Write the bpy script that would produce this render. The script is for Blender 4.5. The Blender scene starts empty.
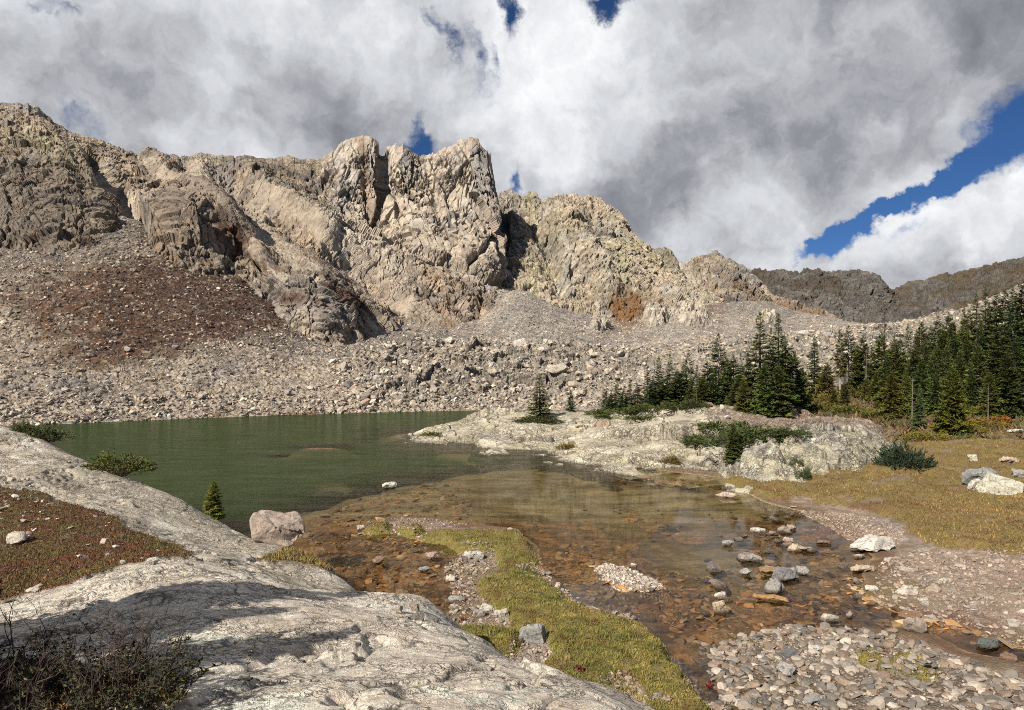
import bpy, bmesh, math, random
import numpy as np
from mathutils import Vector, Matrix

# ------------------------------------------------------------------ camera, sky, sun, exposure
scene = bpy.context.scene
COL = scene.collection
CAMZ, HOR, CX = 4.5, 378.0, 512.0
FPX = 24.0 / 36.0 * 1024.0
cam_data = bpy.data.cameras.new('camera')
cam_data.lens = 24.0
cam_data.sensor_width = 36.0
cam_data.shift_y = (HOR - 355.0) / 1024.0
cam_data.clip_start = 0.05
cam_data.clip_end = 5000.0
cam = bpy.data.objects.new('camera', cam_data)
cam.location = (0, 0, CAMZ)
cam.rotation_euler = (math.radians(90), 0, 0)
COL.objects.link(cam)
scene.camera = cam

SUN_EL = math.radians(35.0)
SUN_AZ = math.radians(-143.0)          # compass bearing of the sun seen from +Y, clockwise positive: behind, left
sun_dir = Vector((math.sin(SUN_AZ) * math.cos(SUN_EL), math.cos(SUN_AZ) * math.cos(SUN_EL), math.sin(SUN_EL)))
sd_ = bpy.data.lights.new('sun', 'SUN')
sd_.energy = 5.0
sd_.angle = math.radians(0.5)
sd_.color = (1.0, 0.93, 0.82)
sun = bpy.data.objects.new('sun', sd_)
sun.rotation_euler = sun_dir.to_track_quat('Z', 'Y').to_euler()
COL.objects.link(sun)

scene.view_settings.view_transform = 'Standard'
scene.view_settings.look = 'None'
scene.view_settings.exposure = 0.72
scene.view_settings.gamma = 1.0
scene.view_settings.use_curve_mapping = False
scene.cycles.use_denoising = False
scene.cycles.filter_width = 1.0
scene.cycles.max_bounces = 5
scene.cycles.diffuse_bounces = 2
scene.cycles.glossy_bounces = 2
scene.cycles.transparent_max_bounces = 8


class NT:
    """tiny helper to write node trees"""
    def __init__(s, tree):
        s.t = tree
        s.n = tree.nodes
        s.l = tree.links

    def node(s, typ, **kw):
        n = s.n.new(typ)
        for k, v in kw.items():
            setattr(n, k, v)
        return n

    def put(s, sock, v):
        if isinstance(v, bpy.types.NodeSocket):
            s.l.new(v, sock)
        else:
            if hasattr(sock.default_value, '__len__') and not hasattr(v, '__len__'):
                v = (v, v, v)
            if hasattr(v, '__len__') and len(sock.default_value) == 4 and len(v) == 3:
                v = tuple(v) + (1.0,)
            sock.default_value = v

    def math(s, op, a, b=0.0, c=0.0, clamp=False):
        n = s.node('ShaderNodeMath', operation=op, use_clamp=clamp)
        s.put(n.inputs[0], a); s.put(n.inputs[1], b); s.put(n.inputs[2], c)
        return n.outputs[0]

    def vmath(s, op, a, b=(0, 0, 0), out=0):
        n = s.node('ShaderNodeVectorMath', operation=op)
        s.put(n.inputs[0], a); s.put(n.inputs[1], b)
        return n.outputs[out]

    def scale(s, v, k):
        n = s.node('ShaderNodeVectorMath', operation='SCALE')
        s.put(n.inputs[0], v); s.put(n.inputs['Scale'], k)
        return n.outputs[0]

    def noise(s, vec, scale, detail=4.0, rough=0.55, dist=0.0, out='Fac'):
        n = s.node('ShaderNodeTexNoise')
        s.put(n.inputs['Vector'], vec); s.put(n.inputs['Scale'], scale)
        s.put(n.inputs['Detail'], detail); s.put(n.inputs['Roughness'], rough); s.put(n.inputs['Distortion'], dist)
        return n.outputs[out]

    def voronoi(s, vec, scale, feature='F1', out='Distance', rnd=1.0):
        n = s.node('ShaderNodeTexVoronoi', feature=feature)
        s.put(n.inputs['Vector'], vec); s.put(n.inputs['Scale'], scale); s.put(n.inputs['Randomness'], rnd)
        return n.outputs[out]

    def ramp(s, fac, lo, hi, a=0.0, b=1.0, smooth=True):
        n = s.node('ShaderNodeMapRange', interpolation_type='SMOOTHSTEP' if smooth else 'LINEAR')
        s.put(n.inputs[0], fac); s.put(n.inputs[1], lo); s.put(n.inputs[2], hi)
        s.put(n.inputs[3], a); s.put(n.inputs[4], b)
        return n.outputs[0]

    def mix(s, fac, a, b, mode='MIX'):
        n = s.node('ShaderNodeMix', data_type='RGBA', blend_type=mode)
        s.put(n.inputs['Factor'], fac); s.put(n.inputs[6], a); s.put(n.inputs[7], b)
        return n.outputs[2]


# ---- world: clear blue Nishita sky with a broken deck of cumulus worked out by direction
world = bpy.data.worlds.new('World')
scene.world = world
world.use_nodes = True
W = NT(world.node_tree)
W.n.clear()
sky = W.node('ShaderNodeTexSky', sky_type='NISHITA')
sky.sun_disc = False
sky.sun_elevation = SUN_EL
sky.sun_rotation = SUN_AZ
sky.altitude = 3000.0
sky.air_density = 1.0
sky.dust_density = 0.15
sky.ozone_density = 2.5
tc = W.node('ShaderNodeTexCoord')
D = W.vmath('NORMALIZE', tc.outputs['Generated'])
sx = W.node('ShaderNodeSeparateXYZ')
W.put(sx.inputs[0], D)
dz = W.math('MAXIMUM', sx.outputs[2], 0.0)
inv = W.math('DIVIDE', 1.0, W.math('ADD', dz, 0.10))
cb = W.node('ShaderNodeCombineXYZ')
W.put(cb.inputs[0], W.math('MULTIPLY', sx.outputs[0], inv))
W.put(cb.inputs[1], W.math('MULTIPLY', sx.outputs[1], inv))
W.put(cb.inputs[2], 0.37)
Q = cb.outputs[0]                       # a point on the cloud deck overhead


def sky_dir(px, py):
    v = Vector(((px - CX) / FPX, 1.0, (HOR - py) / FPX)).normalized()
    return v


def blob(px, py, rad, sy=1.0, ang=0.0):
    """soft spot in the sky round a bearing: rad is its angular radius in pixels of the photograph, stretched by sy across"""
    c = sky_dir(px, py)
    rx = Vector((c.y, -c.x, 0)).normalized()
    up = rx.cross(c).normalized()
    a = math.radians(ang)
    e1 = rx * math.cos(a) + up * math.sin(a)
    e2 = -rx * math.sin(a) + up * math.cos(a)
    k1 = FPX / rad * c.y
    k2 = FPX / (rad * sy) * c.y
    # warped direction for ragged edges
    u = W.math('MULTIPLY', W.vmath('DOT_PRODUCT', DW, tuple(e1), out=1), k1)
    v = W.math('MULTIPLY', W.vmath('DOT_PRODUCT', DW, tuple(e2), out=1), k2)
    r2 = W.math('ADD', W.math('MULTIPLY', u, u), W.math('MULTIPLY', v, v))
    f = W.math('GREATER_THAN', W.vmath('DOT_PRODUCT', D, tuple(c), out=1), 0.3)
    return W.math('MULTIPLY', W.math('EXPONENT', W.math('MULTIPLY', r2, -1.0)), f)


warp_lo = W.noise(D, 5.0, 8.0, 0.62, out='Color')
DW = W.vmath('ADD', D, W.scale(W.vmath('SUBTRACT', warp_lo, (0.5, 0.5, 0.5)), 0.2))


def wsum(items):
    acc = None
    for (amp, *a) in items:
        t = W.math('MULTIPLY', blob(*a), amp)
        acc = t if acc is None else W.math('ADD', acc, t)
    return acc


# blue gaps between the clouds
gaps = wsum([
    (1.15, 432, 35, 34, 0.28, -48), (1.2, 520, 8, 26, 0.5, -60), (1.25, 632, 8, 26, 0.6, 15),
    (1.15, 418, 118, 24, 0.5, -65), (1.1, 425, 146, 26, 0.5, 0), (0.9, 510, 178, 26, 0.4, 75),
    (0.9, 838, 222, 26, 0.3, 25), (1.3, 880, 204, 44, 0.18, 25), (1.3, 945, 168, 42, 0.18, 30), (1.2, 1005, 132, 42, 0.26, 32), (0.95, 1022, 82, 26, 0.6, 40),
    (0.8, 822, 238, 22, 0.4, 40), (0.75, 50, 2, 26, 0.5, 0), (0.55, 66, 118, 22, 0.5, -60), (0.75, 470, 45, 24, .4, -50), (0.6, 505, 60, 20, .4, -60),
    (0.6, 905, 228, 16, 0.4, 20), (0.8, 1090, 110, 60, 0.4, 30),
])
# open blue sky behind the camera, where the sun stands
gaps = W.math('ADD', gaps, W.ramp(sx.outputs[1], 0.10, -0.35, 0.0, 1.9))
bite = W.noise(DW, 14.0, 7.0, 0.62)
big = W.noise(Q, 0.9, 6.0, 0.6, 0.4)
gapf = W.math('ADD', gaps, W.math('MULTIPLY', W.math('SUBTRACT', bite, 0.5), 2.6))
blue = W.ramp(gapf, 0.40, 1.3)
# brightness of the deck: dark bases and bright tops
dark = wsum([
    (0.60, 800, 125, 170, 0.34, 12), (0.70, 690, 182, 120, 0.36, 14), (0.35, 860, 40, 190, 0.45, 22),
    (0.34, 245, 78, 150, 0.30, -12), (0.40, 340, 132, 110, 0.36, 0), (0.3, 610, 192, 60, 0.4, 0), (0.40, 770, 258, 70, 0.25, 0),
    (0.30, 940, 262, 90, 0.22, 0), (0.30, 30, 128, 90, 0.3, -30), (0.2, 465, 70, 30, 0.8, -30), (0.3, 900, 130, 80, 0.4, 20)])
lite = wsum([
    (0.45, 575, 60, 70, 0.9, 0), (0.32, 625, 112, 60, 0.6, 10), (0.45, 205, 110, 120, 0.24, -38), (0.40, 60, 55, 120, 0.45, -30), (0.3, 330, 30, 110, 0.4, -20),
    (0.50, 905, 215, 40, 0.3, 30), (0.38, 765, 225, 90, 0.20, 18), (0.50, 985, 190, 80, 0.4, 20), (0.30, 465, 105, 60, 0.9, 0),
    (0.35, 680, 240, 60, 0.25, 10), (0.40, 840, 98, 40, 0.3, 20), (0.35, 840, 255, 70, 0.22, 10), (0.35, 830, 60, 60, .3, 20), (0.3, 930, 90, 60, .3, 25), (0.3, 730, 60, 60, .4, 15), (.35, 690, 120, 50, .3, 10), (0.35, 540, 165, 50, .5, 0)])
def soft(x, k):
    return W.math('MULTIPLY', W.math('SUBTRACT', 1.0, W.math('EXPONENT', W.math('MULTIPLY', x, -1.0 / k))), k)


tex = W.noise(DW, 4.6, 10.0, 0.54)
tex2 = W.noise(DW, 18.0, 7.0, 0.6, 0.3)
val = W.math('ADD', W.math('SUBTRACT', soft(lite, 0.42), soft(dark, 0.34)), 0.62)
val = W.math('ADD', val, W.math('MULTIPLY', W.math('SUBTRACT', tex, 0.5), 1.3))
val = W.math('ADD', val, W.math('MULTIPLY', W.math('SUBTRACT', tex2, 0.5), 0.55))
val = W.math('ADD', val, W.math('MULTIPLY', W.math('SUBTRACT', big, 0.5), 0.35))
cr = W.node('ShaderNodeValToRGB')
W.put(cr.inputs[0], val)
el = cr.color_ramp.elements
el[0].position = 0.0; el[0].color = (0.085, 0.09, 0.105, 1)
el[1].position = 1.0; el[1].color = (0.59, 0.60, 0.61, 1)
e = el.new(0.33); e.color = (0.185, 0.19, 0.21, 1)
e = el.new(0.66); e.color = (0.38, 0.39, 0.41, 1)
skyc = W.scale(sky.outputs[0], 0.062)
skyd = W.mix(1.0, skyc, (0.29, 0.46, 0.66), 'MULTIPLY')
col = W.mix(blue, cr.outputs[0], skyd)
# under the horizon: plain ground tone
col = W.mix(W.math('LESS_THAN', sx.outputs[2], -0.01), col, (0.12, 0.11, 0.095))
bg = W.node('ShaderNodeBackground')
W.put(bg.inputs[0], W.scale(col, 10.0))
bg.inputs[1].default_value = 0.1
out = W.node('ShaderNodeOutputWorld')
W.l.new(bg.outputs[0], out.inputs[0])
world.cycles.sampling_method = 'MANUAL'
world.cycles.sample_map_resolution = 512

# ------------------------------------------------------------------ helpers
RNG = np.random.RandomState(7)
random.seed(7)


def tag(o, label=None, cat=None, group=None, kind=None):
    if label: o['label'] = label
    if cat: o['category'] = cat
    if group: o['group'] = group
    if kind: o['kind'] = kind
    return o


def link(o, parent=None):
    COL.objects.link(o)
    if parent: o.parent = parent
    return o


def unproj(px, py, d):
    return ((px - CX) / FPX * d, d, CAMZ + (HOR - py) / FPX * d)


def on_z(px, py, z=0.0):
    d = (CAMZ - z) * FPX / (py - HOR)
    return ((px - CX) / FPX * d, d)


def build_mesh(name, V, faces, mat=None, parent=None, col=None, smooth=True, attrs=None, me_only=False):
    """V (n,3); faces: array (m,k) or list of such arrays"""
    if isinstance(faces, np.ndarray): faces = [faces]
    faces = [f for f in faces if len(f)]
    me = bpy.data.meshes.new(name)
    V = np.asarray(V, dtype=np.float32)
    me.vertices.add(len(V))
    me.vertices.foreach_set('co', V.ravel())
    loops = np.concatenate([f.ravel() for f in faces]).astype(np.int32)
    tot = np.concatenate([np.full(len(f), f.shape[1], dtype=np.int32) for f in faces])
    start = np.concatenate([[0], np.cumsum(tot)[:-1]]).astype(np.int32)
    me.loops.add(len(loops))
    me.loops.foreach_set('vertex_index', loops)
    me.polygons.add(len(tot))
    me.polygons.foreach_set('loop_start', start)
    me.polygons.foreach_set('use_smooth', np.full(len(tot), smooth, dtype=bool))
    me.update(calc_edges=True)
    if col is not None:
        a = me.attributes.new('Col', 'FLOAT_COLOR', 'POINT')
        c4 = np.ones((len(V), 4), dtype=np.float32)
        c4[:, :3] = col
        a.data.foreach_set('color', c4.ravel())
    if attrs:
        for k, v in attrs.items():
            a = me.attributes.new(k, 'FLOAT', 'POINT')
            a.data.foreach_set('value', np.asarray(v, dtype=np.float32))
    if mat: me.materials.append(mat)
    if me_only: return me
    o = bpy.data.objects.new(name, me)
    link(o, parent)
    return o


def grid_faces(nr, nc):
    i = np.arange(nr * nc, dtype=np.int32).reshape(nr, nc)
    return np.stack([i[:-1, :-1], i[:-1, 1:], i[1:, 1:], i[1:, :-1]], -1).reshape(-1, 4)


# ---- noise
def _tables(seed):
    r = np.random.RandomState(seed)
    p = r.permutation(256).astype(np.int32)
    p = np.concatenate([p, p, p])
    g = r.normal(size=(256, 3)).astype(np.float32)
    g /= np.linalg.norm(g, axis=1)[:, None]
    j = r.rand(256, 4).astype(np.float32)
    return p, g, j


_TAB = {}


def tables(seed):
    if seed not in _TAB: _TAB[seed] = _tables(seed)
    return _TAB[seed]


def perlin(P, seed=0):
    p, g, _ = tables(seed)
    P = np.asarray(P, dtype=np.float32)
    I = np.floor(P)
    F = P - I
    I = I.astype(np.int32) & 255
    U = F * F * F * (F * (F * 6 - 15) + 10)
    res = np.zeros(len(P), dtype=np.float32)
    for a in (0, 1):
        wx = U[:, 0] if a else 1 - U[:, 0]
        ha = p[(I[:, 0] + a) & 255]
        for b in (0, 1):
            wy = wx * (U[:, 1] if b else 1 - U[:, 1])
            hb = p[(ha + I[:, 1] + b) & 255]
            for c in (0, 1):
                w = wy * (U[:, 2] if c else 1 - U[:, 2])
                G = g[p[(hb + I[:, 2] + c) & 255]]
                res += w * (G[:, 0] * (F[:, 0] - a) + G[:, 1] * (F[:, 1] - b) + G[:, 2] * (F[:, 2] - c))
    return res * 1.5


def fbm(P, octv=5, seed=0, gain=0.5, lac=2.03, ridged=False):
    P = np.asarray(P, dtype=np.float32)
    s = np.zeros(len(P), dtype=np.float32)
    a = 1.0
    tot = 0.0
    for k in range(octv):
        n = perlin(P * (lac ** k) + 17.3 * k, seed + k)
        if ridged: n = 1 - 2 * np.abs(n)
        s += a * n
        tot += a
        a *= gain
    return s / tot


def worley(P, seed=0, two_d=False, facet=False):
    """F1, F2, random number of the nearest cell; with facet also a tilted plane per cell (about -0.5..0.5)"""
    p, g, j = tables(seed)
    P = np.asarray(P, dtype=np.float32)
    I = np.floor(P).astype(np.int32)
    F1 = np.full(len(P), 9.0, dtype=np.float32)
    F2 = F1.copy()
    R = np.zeros(len(P), dtype=np.float32)
    T = np.zeros(len(P), dtype=np.float32)
    for a in (-1, 0, 1):
        for b in (-1, 0, 1):
            for c in ((0,) if two_d else (-1, 0, 1)):
                x, y, z = I[:, 0] + a, I[:, 1] + b, I[:, 2] + c
                h = p[(p[(p[x & 255] + y) & 255] + z) & 255]
                J = j[h]
                dx = x + J[:, 0] - P[:, 0]
                dy = y + J[:, 1] - P[:, 1]
                d = dx * dx + dy * dy
                if not two_d:
                    dzz = z + J[:, 2] - P[:, 2]
                    d = d + dzz * dzz
                near = d < F1
                if facet:
                    G = g[h]
                    tl = dx * G[:, 0] + dy * G[:, 1]
                    if not two_d: tl = tl + dzz * G[:, 2]
                    T = np.where(near, tl, T)
                F2 = np.where(near, F1, np.minimum(F2, d))
                R = np.where(near, J[:, 3], R)
                F1 = np.where(near, d, F1)
    if facet: return np.sqrt(F1), np.sqrt(F2), R, T
    return np.sqrt(F1), np.sqrt(F2), R


def sstep(a, b, x):
    t = np.clip((x - a) / (b - a), 0, 1)
    return t * t * (3 - 2 * t)


def lerp(a, b, t):
    return a + (b - a) * t


def cmix(C, c, t):
    t = np.broadcast_to(np.asarray(t, dtype=np.float32), (len(C),))
    return C + (np.asarray(c, dtype=np.float32)[None, :] - C) * t[:, None]


def poly_sd(x, y, poly):
    """signed distance to a polygon, positive inside"""
    poly = np.asarray(poly, dtype=np.float32)
    d = np.full(len(x), 1e9, dtype=np.float32)
    ins = np.zeros(len(x), dtype=bool)
    n = len(poly)
    for i in range(n):
        x0, y0 = poly[i]
        x1, y1 = poly[(i + 1) % n]
        ex, ey = x1 - x0, y1 - y0
        L = ex * ex + ey * ey + 1e-12
        t = np.clip(((x - x0) * ex + (y - y0) * ey) / L, 0, 1)
        dx, dy = x - x0 - t * ex, y - y0 - t * ey
        d = np.minimum(d, dx * dx + dy * dy)
        if y0 != y1:
            cr = ((y0 > y) != (y1 > y)) & (x < (x1 - x0) * (y - y0) / (y1 - y0) + x0)
            ins ^= cr
    d = np.sqrt(d)
    return np.where(ins, d, -d)


class TPS:
    """thin plate spline of height over bearing and log distance"""
    def __init__(s, pts, smooth=1e-4):
        pts = np.array(pts, dtype=np.float64)
        s.c = s.warp(pts[:, 0], pts[:, 1])
        n = len(pts)
        K = s.phi(s.c[:, None, :] - s.c[None, :, :]) + np.eye(n) * smooth
        Pm = np.hstack([np.ones((n, 1)), s.c])
        A = np.zeros((n + 3, n + 3))
        A[:n, :n] = K; A[:n, n:] = Pm; A[n:, :n] = Pm.T
        b = np.zeros(n + 3); b[:n] = pts[:, 2]
        s.w = np.linalg.solve(A, b)

    @staticmethod
    def warp(x, y):
        yy = np.maximum(np.asarray(y, dtype=np.float64) + 3.0, 0.4)
        return np.stack([np.asarray(x) / yy, np.log(yy)], -1)

    @staticmethod
    def phi(dv):
        r2 = (dv ** 2).sum(-1) + 1e-12
        return 0.5 * r2 * np.log(r2)

    def __call__(s, x, y):
        out = np.empty(len(x), dtype=np.float32)
        for i in range(0, len(x), 100000):
            q = s.warp(x[i:i + 100000], y[i:i + 100000])
            k = s.phi(q[:, None, :] - s.c[None, :, :])
            out[i:i + 100000] = k @ s.w[:len(s.c)] + s.w[-3] + q @ s.w[-2:]
        return out


# ---- materials
def new_mat(name):
    m = bpy.data.materials.new(name)
    m.use_nodes = True
    t = NT(m.node_tree)
    t.n.clear()
    o = t.node('ShaderNodeOutputMaterial')
    b = t.node('ShaderNodeBsdfPrincipled')
    t.l.new(b.outputs[0], o.inputs[0])
    b.inputs['Specular IOR Level'].default_value = 0.25
    return m, t, b, o


def bump(t, b, h, strength, dist):
    n = t.node('ShaderNodeBump')
    n.inputs['Strength'].default_value = strength
    n.inputs['Distance'].default_value = dist
    t.put(n.inputs['Height'], h)
    t.l.new(n.outputs[0], b.inputs['Normal'])
    return n


def attr_mat(name, scales, var, bumps, rough=0.92, speck=None):
    """surface coloured by its own point colours, broken up by noise; scales in 1/m"""
    m, t, b, o = new_mat(name)
    a = t.node('ShaderNodeAttribute', attribute_name='Col')
    geo = t.node('ShaderNodeNewGeometry')
    P = geo.outputs['Position']
    c = a.outputs['Color']
    f = None
    for s in scales:
        n = t.ramp(t.noise(P, s, 5.0, 0.65), 0.28, 0.72, 1 - var, 1 + var, False)
        f = n if f is None else t.math('MULTIPLY', f, n)
    c = t.mix(1.0, c, f, 'MULTIPLY') if f is not None else c
    if speck:
        sc, th, colr, amt = speck
        k = t.ramp(t.noise(P, sc, 3.0, 0.7), th, th + 0.08, 0.0, amt)
        c = t.mix(k, c, colr)
    t.put(b.inputs['Base Color'], c)
    b.inputs['Roughness'].default_value = rough
    h = None
    for (kind, s, w) in bumps:
        if kind == 'n': n = t.math('MULTIPLY', t.noise(P, s, 6.0, 0.7), w)
        else: n = t.math('MULTIPLY', t.voronoi(P, s, 'F1'), w)
        h = n if h is None else t.math('ADD', h, n)
    if h is not None: bump(t, b, h, 1.0, 1.0)
    return m

# ------------------------------------------------------------------ mountains: ridge walls built from foot to crest
def rail_xyz(rail, px):
    r = np.array(rail, dtype=np.float64)
    y = np.interp(px, r[:, 0], r[:, 1])
    d = np.interp(px, r[:, 0], r[:, 2])
    return np.stack([(px - CX) / FPX * d, d, CAMZ + (HOR - y) / FPX * d], -1)


def smooth_rows(P, n):
    for _ in range(n):
        Q = P.copy()
        Q[1:-1] = (P[:-2] + 2 * P[1:-1] + P[2:]) * 0.25
        Q[:, 1:-1] = (Q[:, :-2] + 2 * Q[:, 1:-1] + Q[:, 2:]) * 0.25
        P = Q
    return P


def grid_normals(P):
    du = np.gradient(P, axis=1)
    dv = np.gradient(P, axis=0)
    n = np.cross(du, dv)
    n /= np.linalg.norm(n, axis=-1)[..., None] + 1e-9
    # face the lake (towards -Y or up)
    s = np.sign(-n[..., 1] + 0.6 * n[..., 2])
    return n * s[..., None]


def wall_grid(px0, px1, ncol, rails, seg, back=None, jag=None, sm=10, skirt=14.0):
    """rails from foot to crest; seg rows in each strip. Returns positions (rows, cols, 3), index of the crest row, foot-to-crest parameter"""
    px = np.linspace(px0, px1, ncol) if np.isscalar(ncol) else ncol
    R = [rail_xyz(r, px) for r in rails]
    if jag is not None:
        R[-1][:, 2] += jag(R[-1])
    rows, tt = [], []
    for i in range(len(R) - 1):
        for k in range(seg[i]):
            t = k / seg[i]
            rows.append(R[i] * (1 - t) + R[i + 1] * t)
            tt.append(i + t)
    rows.append(R[-1]); tt.append(len(R) - 1)
    P = np.stack(rows, 0)
    crest = len(rows) - 1
    P2 = smooth_rows(P, sm)
    w = np.linspace(0, 1, P.shape[0])[:, None, None] ** 8
    P = P2 * (1 - w) + P * w
    if skirt:
        K = [P[0] + np.array([0, -0.06, -1.0]) * (skirt * k / 14.0) for k in range(14, 0, -1)]
        P = np.concatenate([np.stack(K, 0), P], 0)
        crest += 14
        tt = [0.0] * 14 + tt
    if back is not None:
        B = []
        for k in range(1, 13):
            t = k / 12.0
            q = R[-1].copy()
            rad = q[:, :2] / np.linalg.norm(q[:, :2], axis=1)[:, None]
            q[:, :2] += rad * back[0] * t
            q[:, 2] -= back[1] * t ** 1.4
            B.append(q); tt.append(len(R) - 1)
        P = np.concatenate([P, np.stack(B, 0)], 0)
    return P, crest, np.array(tt)


def pix(P):
    return CX + FPX * P[..., 0] / P[..., 1], HOR - FPX * (P[..., 2] - CAMZ) / P[..., 1]


def gauss_px(px, py, cx, cy, rx, ry, ang=0.0):
    a = math.radians(ang)
    dx, dy = px - cx, py - cy
    u = dx * math.cos(a) + dy * math.sin(a)
    v = -dx * math.sin(a) + dy * math.cos(a)
    return np.exp(-(u / rx) ** 2 - (v / ry) ** 2)


def line_px(px, py, pts, w):
    """1 on a polyline falling to 0 at w pixels' worth of bearing beside it"""
    d = np.full(px.shape, 1e9)
    for (x0, y0), (x1, y1) in zip(pts[:-1], pts[1:]):
        ex, ey = x1 - x0, y1 - y0
        t = np.clip(((px - x0) * ex + (py - y0) * ey) / (ex * ex + ey * ey), 0, 1)
        d = np.minimum(d, np.hypot(px - x0 - t * ex, py - y0 - t * ey))
    return np.exp(-(d / w) ** 2)


BUFF = (0.36, 0.29, 0.215)
GREY = (0.225, 0.205, 0.185)
DARK = (0.085, 0.075, 0.066)
PALE = (0.50, 0.435, 0.35)
PINK = (0.33, 0.235, 0.18)
LICH = (0.29, 0.26, 0.155)
RUST = (0.060, 0.024, 0.014)
OCHRE = (0.17, 0.085, 0.030)


def crag(P, N, S=1.0, vert=1.0, seed=0):
    """height of broken rock over a smooth wall, in metres, for rock whose blocks are about S*4 m; also block tint numbers"""
    Q = P.reshape(-1, 3)
    # tilt the joints: slanted bedding going down to the right
    B = Q.copy()
    B[:, 2] = Q[:, 2] + 0.35 * Q[:, 0]
    wq = np.stack([fbm(Q / (9 * S), 3, seed + 40), fbm(Q / (9 * S), 3, seed + 50), fbm(Q / (9 * S), 3, seed + 60)], -1)
    B = B + wq * 1.2 * S
    sc = np.array([1.0, 1.0, 1.0 / (1 + 1.6 * vert)])
    big = fbm(Q * sc / (30 * S), 4, seed, 0.5) * 5.0 * S
    med = fbm(B * sc / (12 * S), 5, seed + 7, 0.6) * 2.0 * S
    c1, c2, r0, t0 = worley(B * sc / (13 * S), seed + 12, facet=True)
    f1, f2, r1, t1 = worley(B * sc / (5.5 * S), seed + 13, facet=True)
    g1, g2, r2, t2 = worley(B * np.array([1, 1, 0.6]) / (2.4 * S), seed + 17, facet=True)
    h1, h2, r3, t3 = worley(B * np.array([1, 1, 0.8]) / (1.1 * S), seed + 19, facet=True)
    blocks = t0 * 2.6 * S + (r0 - .5) * 1.2 * S
    blocks += t1 * 1.7 * S + (r1 - 0.5) * 0.7 * S - 0.7 * S * (1 - sstep(0, 0.07, f2 - f1))
    blocks += t2 * 1.25 * S + (r2 - 0.5) * 0.35 * S - 0.35 * S * (1 - sstep(0, 0.10, g2 - g1))
    blocks += t3 * 0.75 * S + (r3 - 0.5) * 0.15 * S
    bed = (Q[:, 2] * .9 + 0.42 * Q[:, 0] + 0.15 * Q[:, 1]) / (3.6 * S) + 1.1 * fbm(Q / (11 * S), 4, seed + 27)
    bm_ = fbm(Q / (15 * S), 3, seed + 29)
    blocks = blocks * .8 + ((bed % 1.0) - .5) * 1.0 * S * sstep(-.1, .3, bm_)
    fine = fbm(Q / (2.0 * S), 4, seed + 23, .65) * 0.22 * S
    global EDGE
    EDGE = np.maximum((1 - sstep(0.0, .07, f2 - f1)) * (r1 > .35), .8 * (1 - sstep(0.0, .10, g2 - g1)) * (r2 > .5))
    return big, med + blocks + fine, r1, r2, r3


def rock_colour(P, r1, r2, r3, seed, greyness=0.45, dark=0.3, lich=0.25, contrast=1.0):
    Q = P.reshape(-1, 3)
    n = len(Q)
    C = np.tile(np.asarray(BUFF, dtype=np.float32), (n, 1))
    a = fbm(Q / 26, 4, seed + 101)
    C = cmix(C, GREY, sstep(-0.35, 0.35, a + greyness - 0.45 + (r1 - 0.5) * 0.5))
    b = fbm(Q / np.array([9.0, 9.0, 20.0]), 4, seed + 111)
    C = cmix(C, PINK, 0.7 * sstep(0.15, 0.5, b))
    c = fbm(Q / 14, 4, seed + 121)
    C = cmix(C, LICH, lich * 2 * sstep(0.0, 0.5, c))
    d = fbm(Q / np.array([5.0, 5.0, 12.0]), 5, seed + 131, 0.6)
    C = cmix(C, DARK, np.clip(dark * 2.2 * sstep(0.05, 0.5, d), 0, 0.85))
    C = cmix(C, PALE, 0.55 * sstep(0.25, 0.55, -d + (r2 - 0.5) * 0.4))
    C = cmix(C, (.075, .064, .055), .62 * EDGE * (.4 + .6 * sstep(-.3, .3, d)))
    C *= (1 + contrast * ((r2 - 0.5) * 0.38 + (r3 - 0.5) * 0.46 + (r1 - .5) * .16))[:, None]
    return np.clip(C, 0.01, 0.8)


def finish_wall(name, P, crest, big, small, C, mat, atten=0.5, bigk=1.0):
    nr, nc = P.shape[:2]
    N = grid_normals(smooth_rows(P, 25))
    rr = np.arange(nr)[:, None] / max(crest, 1)
    k_big = np.where(rr < 1, 1 - 0.85 * sstep(0.75, 1.0, rr), 0.15)
    k_small = np.where(rr < 1, 1 - atten * sstep(0.9, 1.0, rr), 1 - atten)
    disp = big.reshape(nr, nc) * k_big * bigk + small.reshape(nr, nc) * k_small
    V = P + N * disp[..., None]
    return V, build_mesh(name, V.reshape(-1, 3), grid_faces(nr, nc), mat, col=C, smooth=False)


mat_cliff = attr_mat('cliff_rock', [0.9, 3.5], 0.16, [('n', 0.9, 0.45), ('n', 4.0, 0.25)])
mat_scree = attr_mat('scree', [0.5, 2.2], 0.22, [('v', 1.6, -0.35), ('n', 2.5, 0.35)])
mat_far = attr_mat('far_rock', [0.25, 1.0], 0.22, [('n', 0.3, 2.2), ('n', 1.2, 0.6)])


def jag(amp, s, seed):
    def f(R):
        q = np.stack([R[:, 0] / s, R[:, 1] / s, R[:, 0] * 0], -1)
        f1, f2, r = worley(q, seed, True)
        return fbm(q * 2.2, 4, seed, 0.6) * amp * 0.8 + (r - 0.5) * amp
    return f


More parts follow.
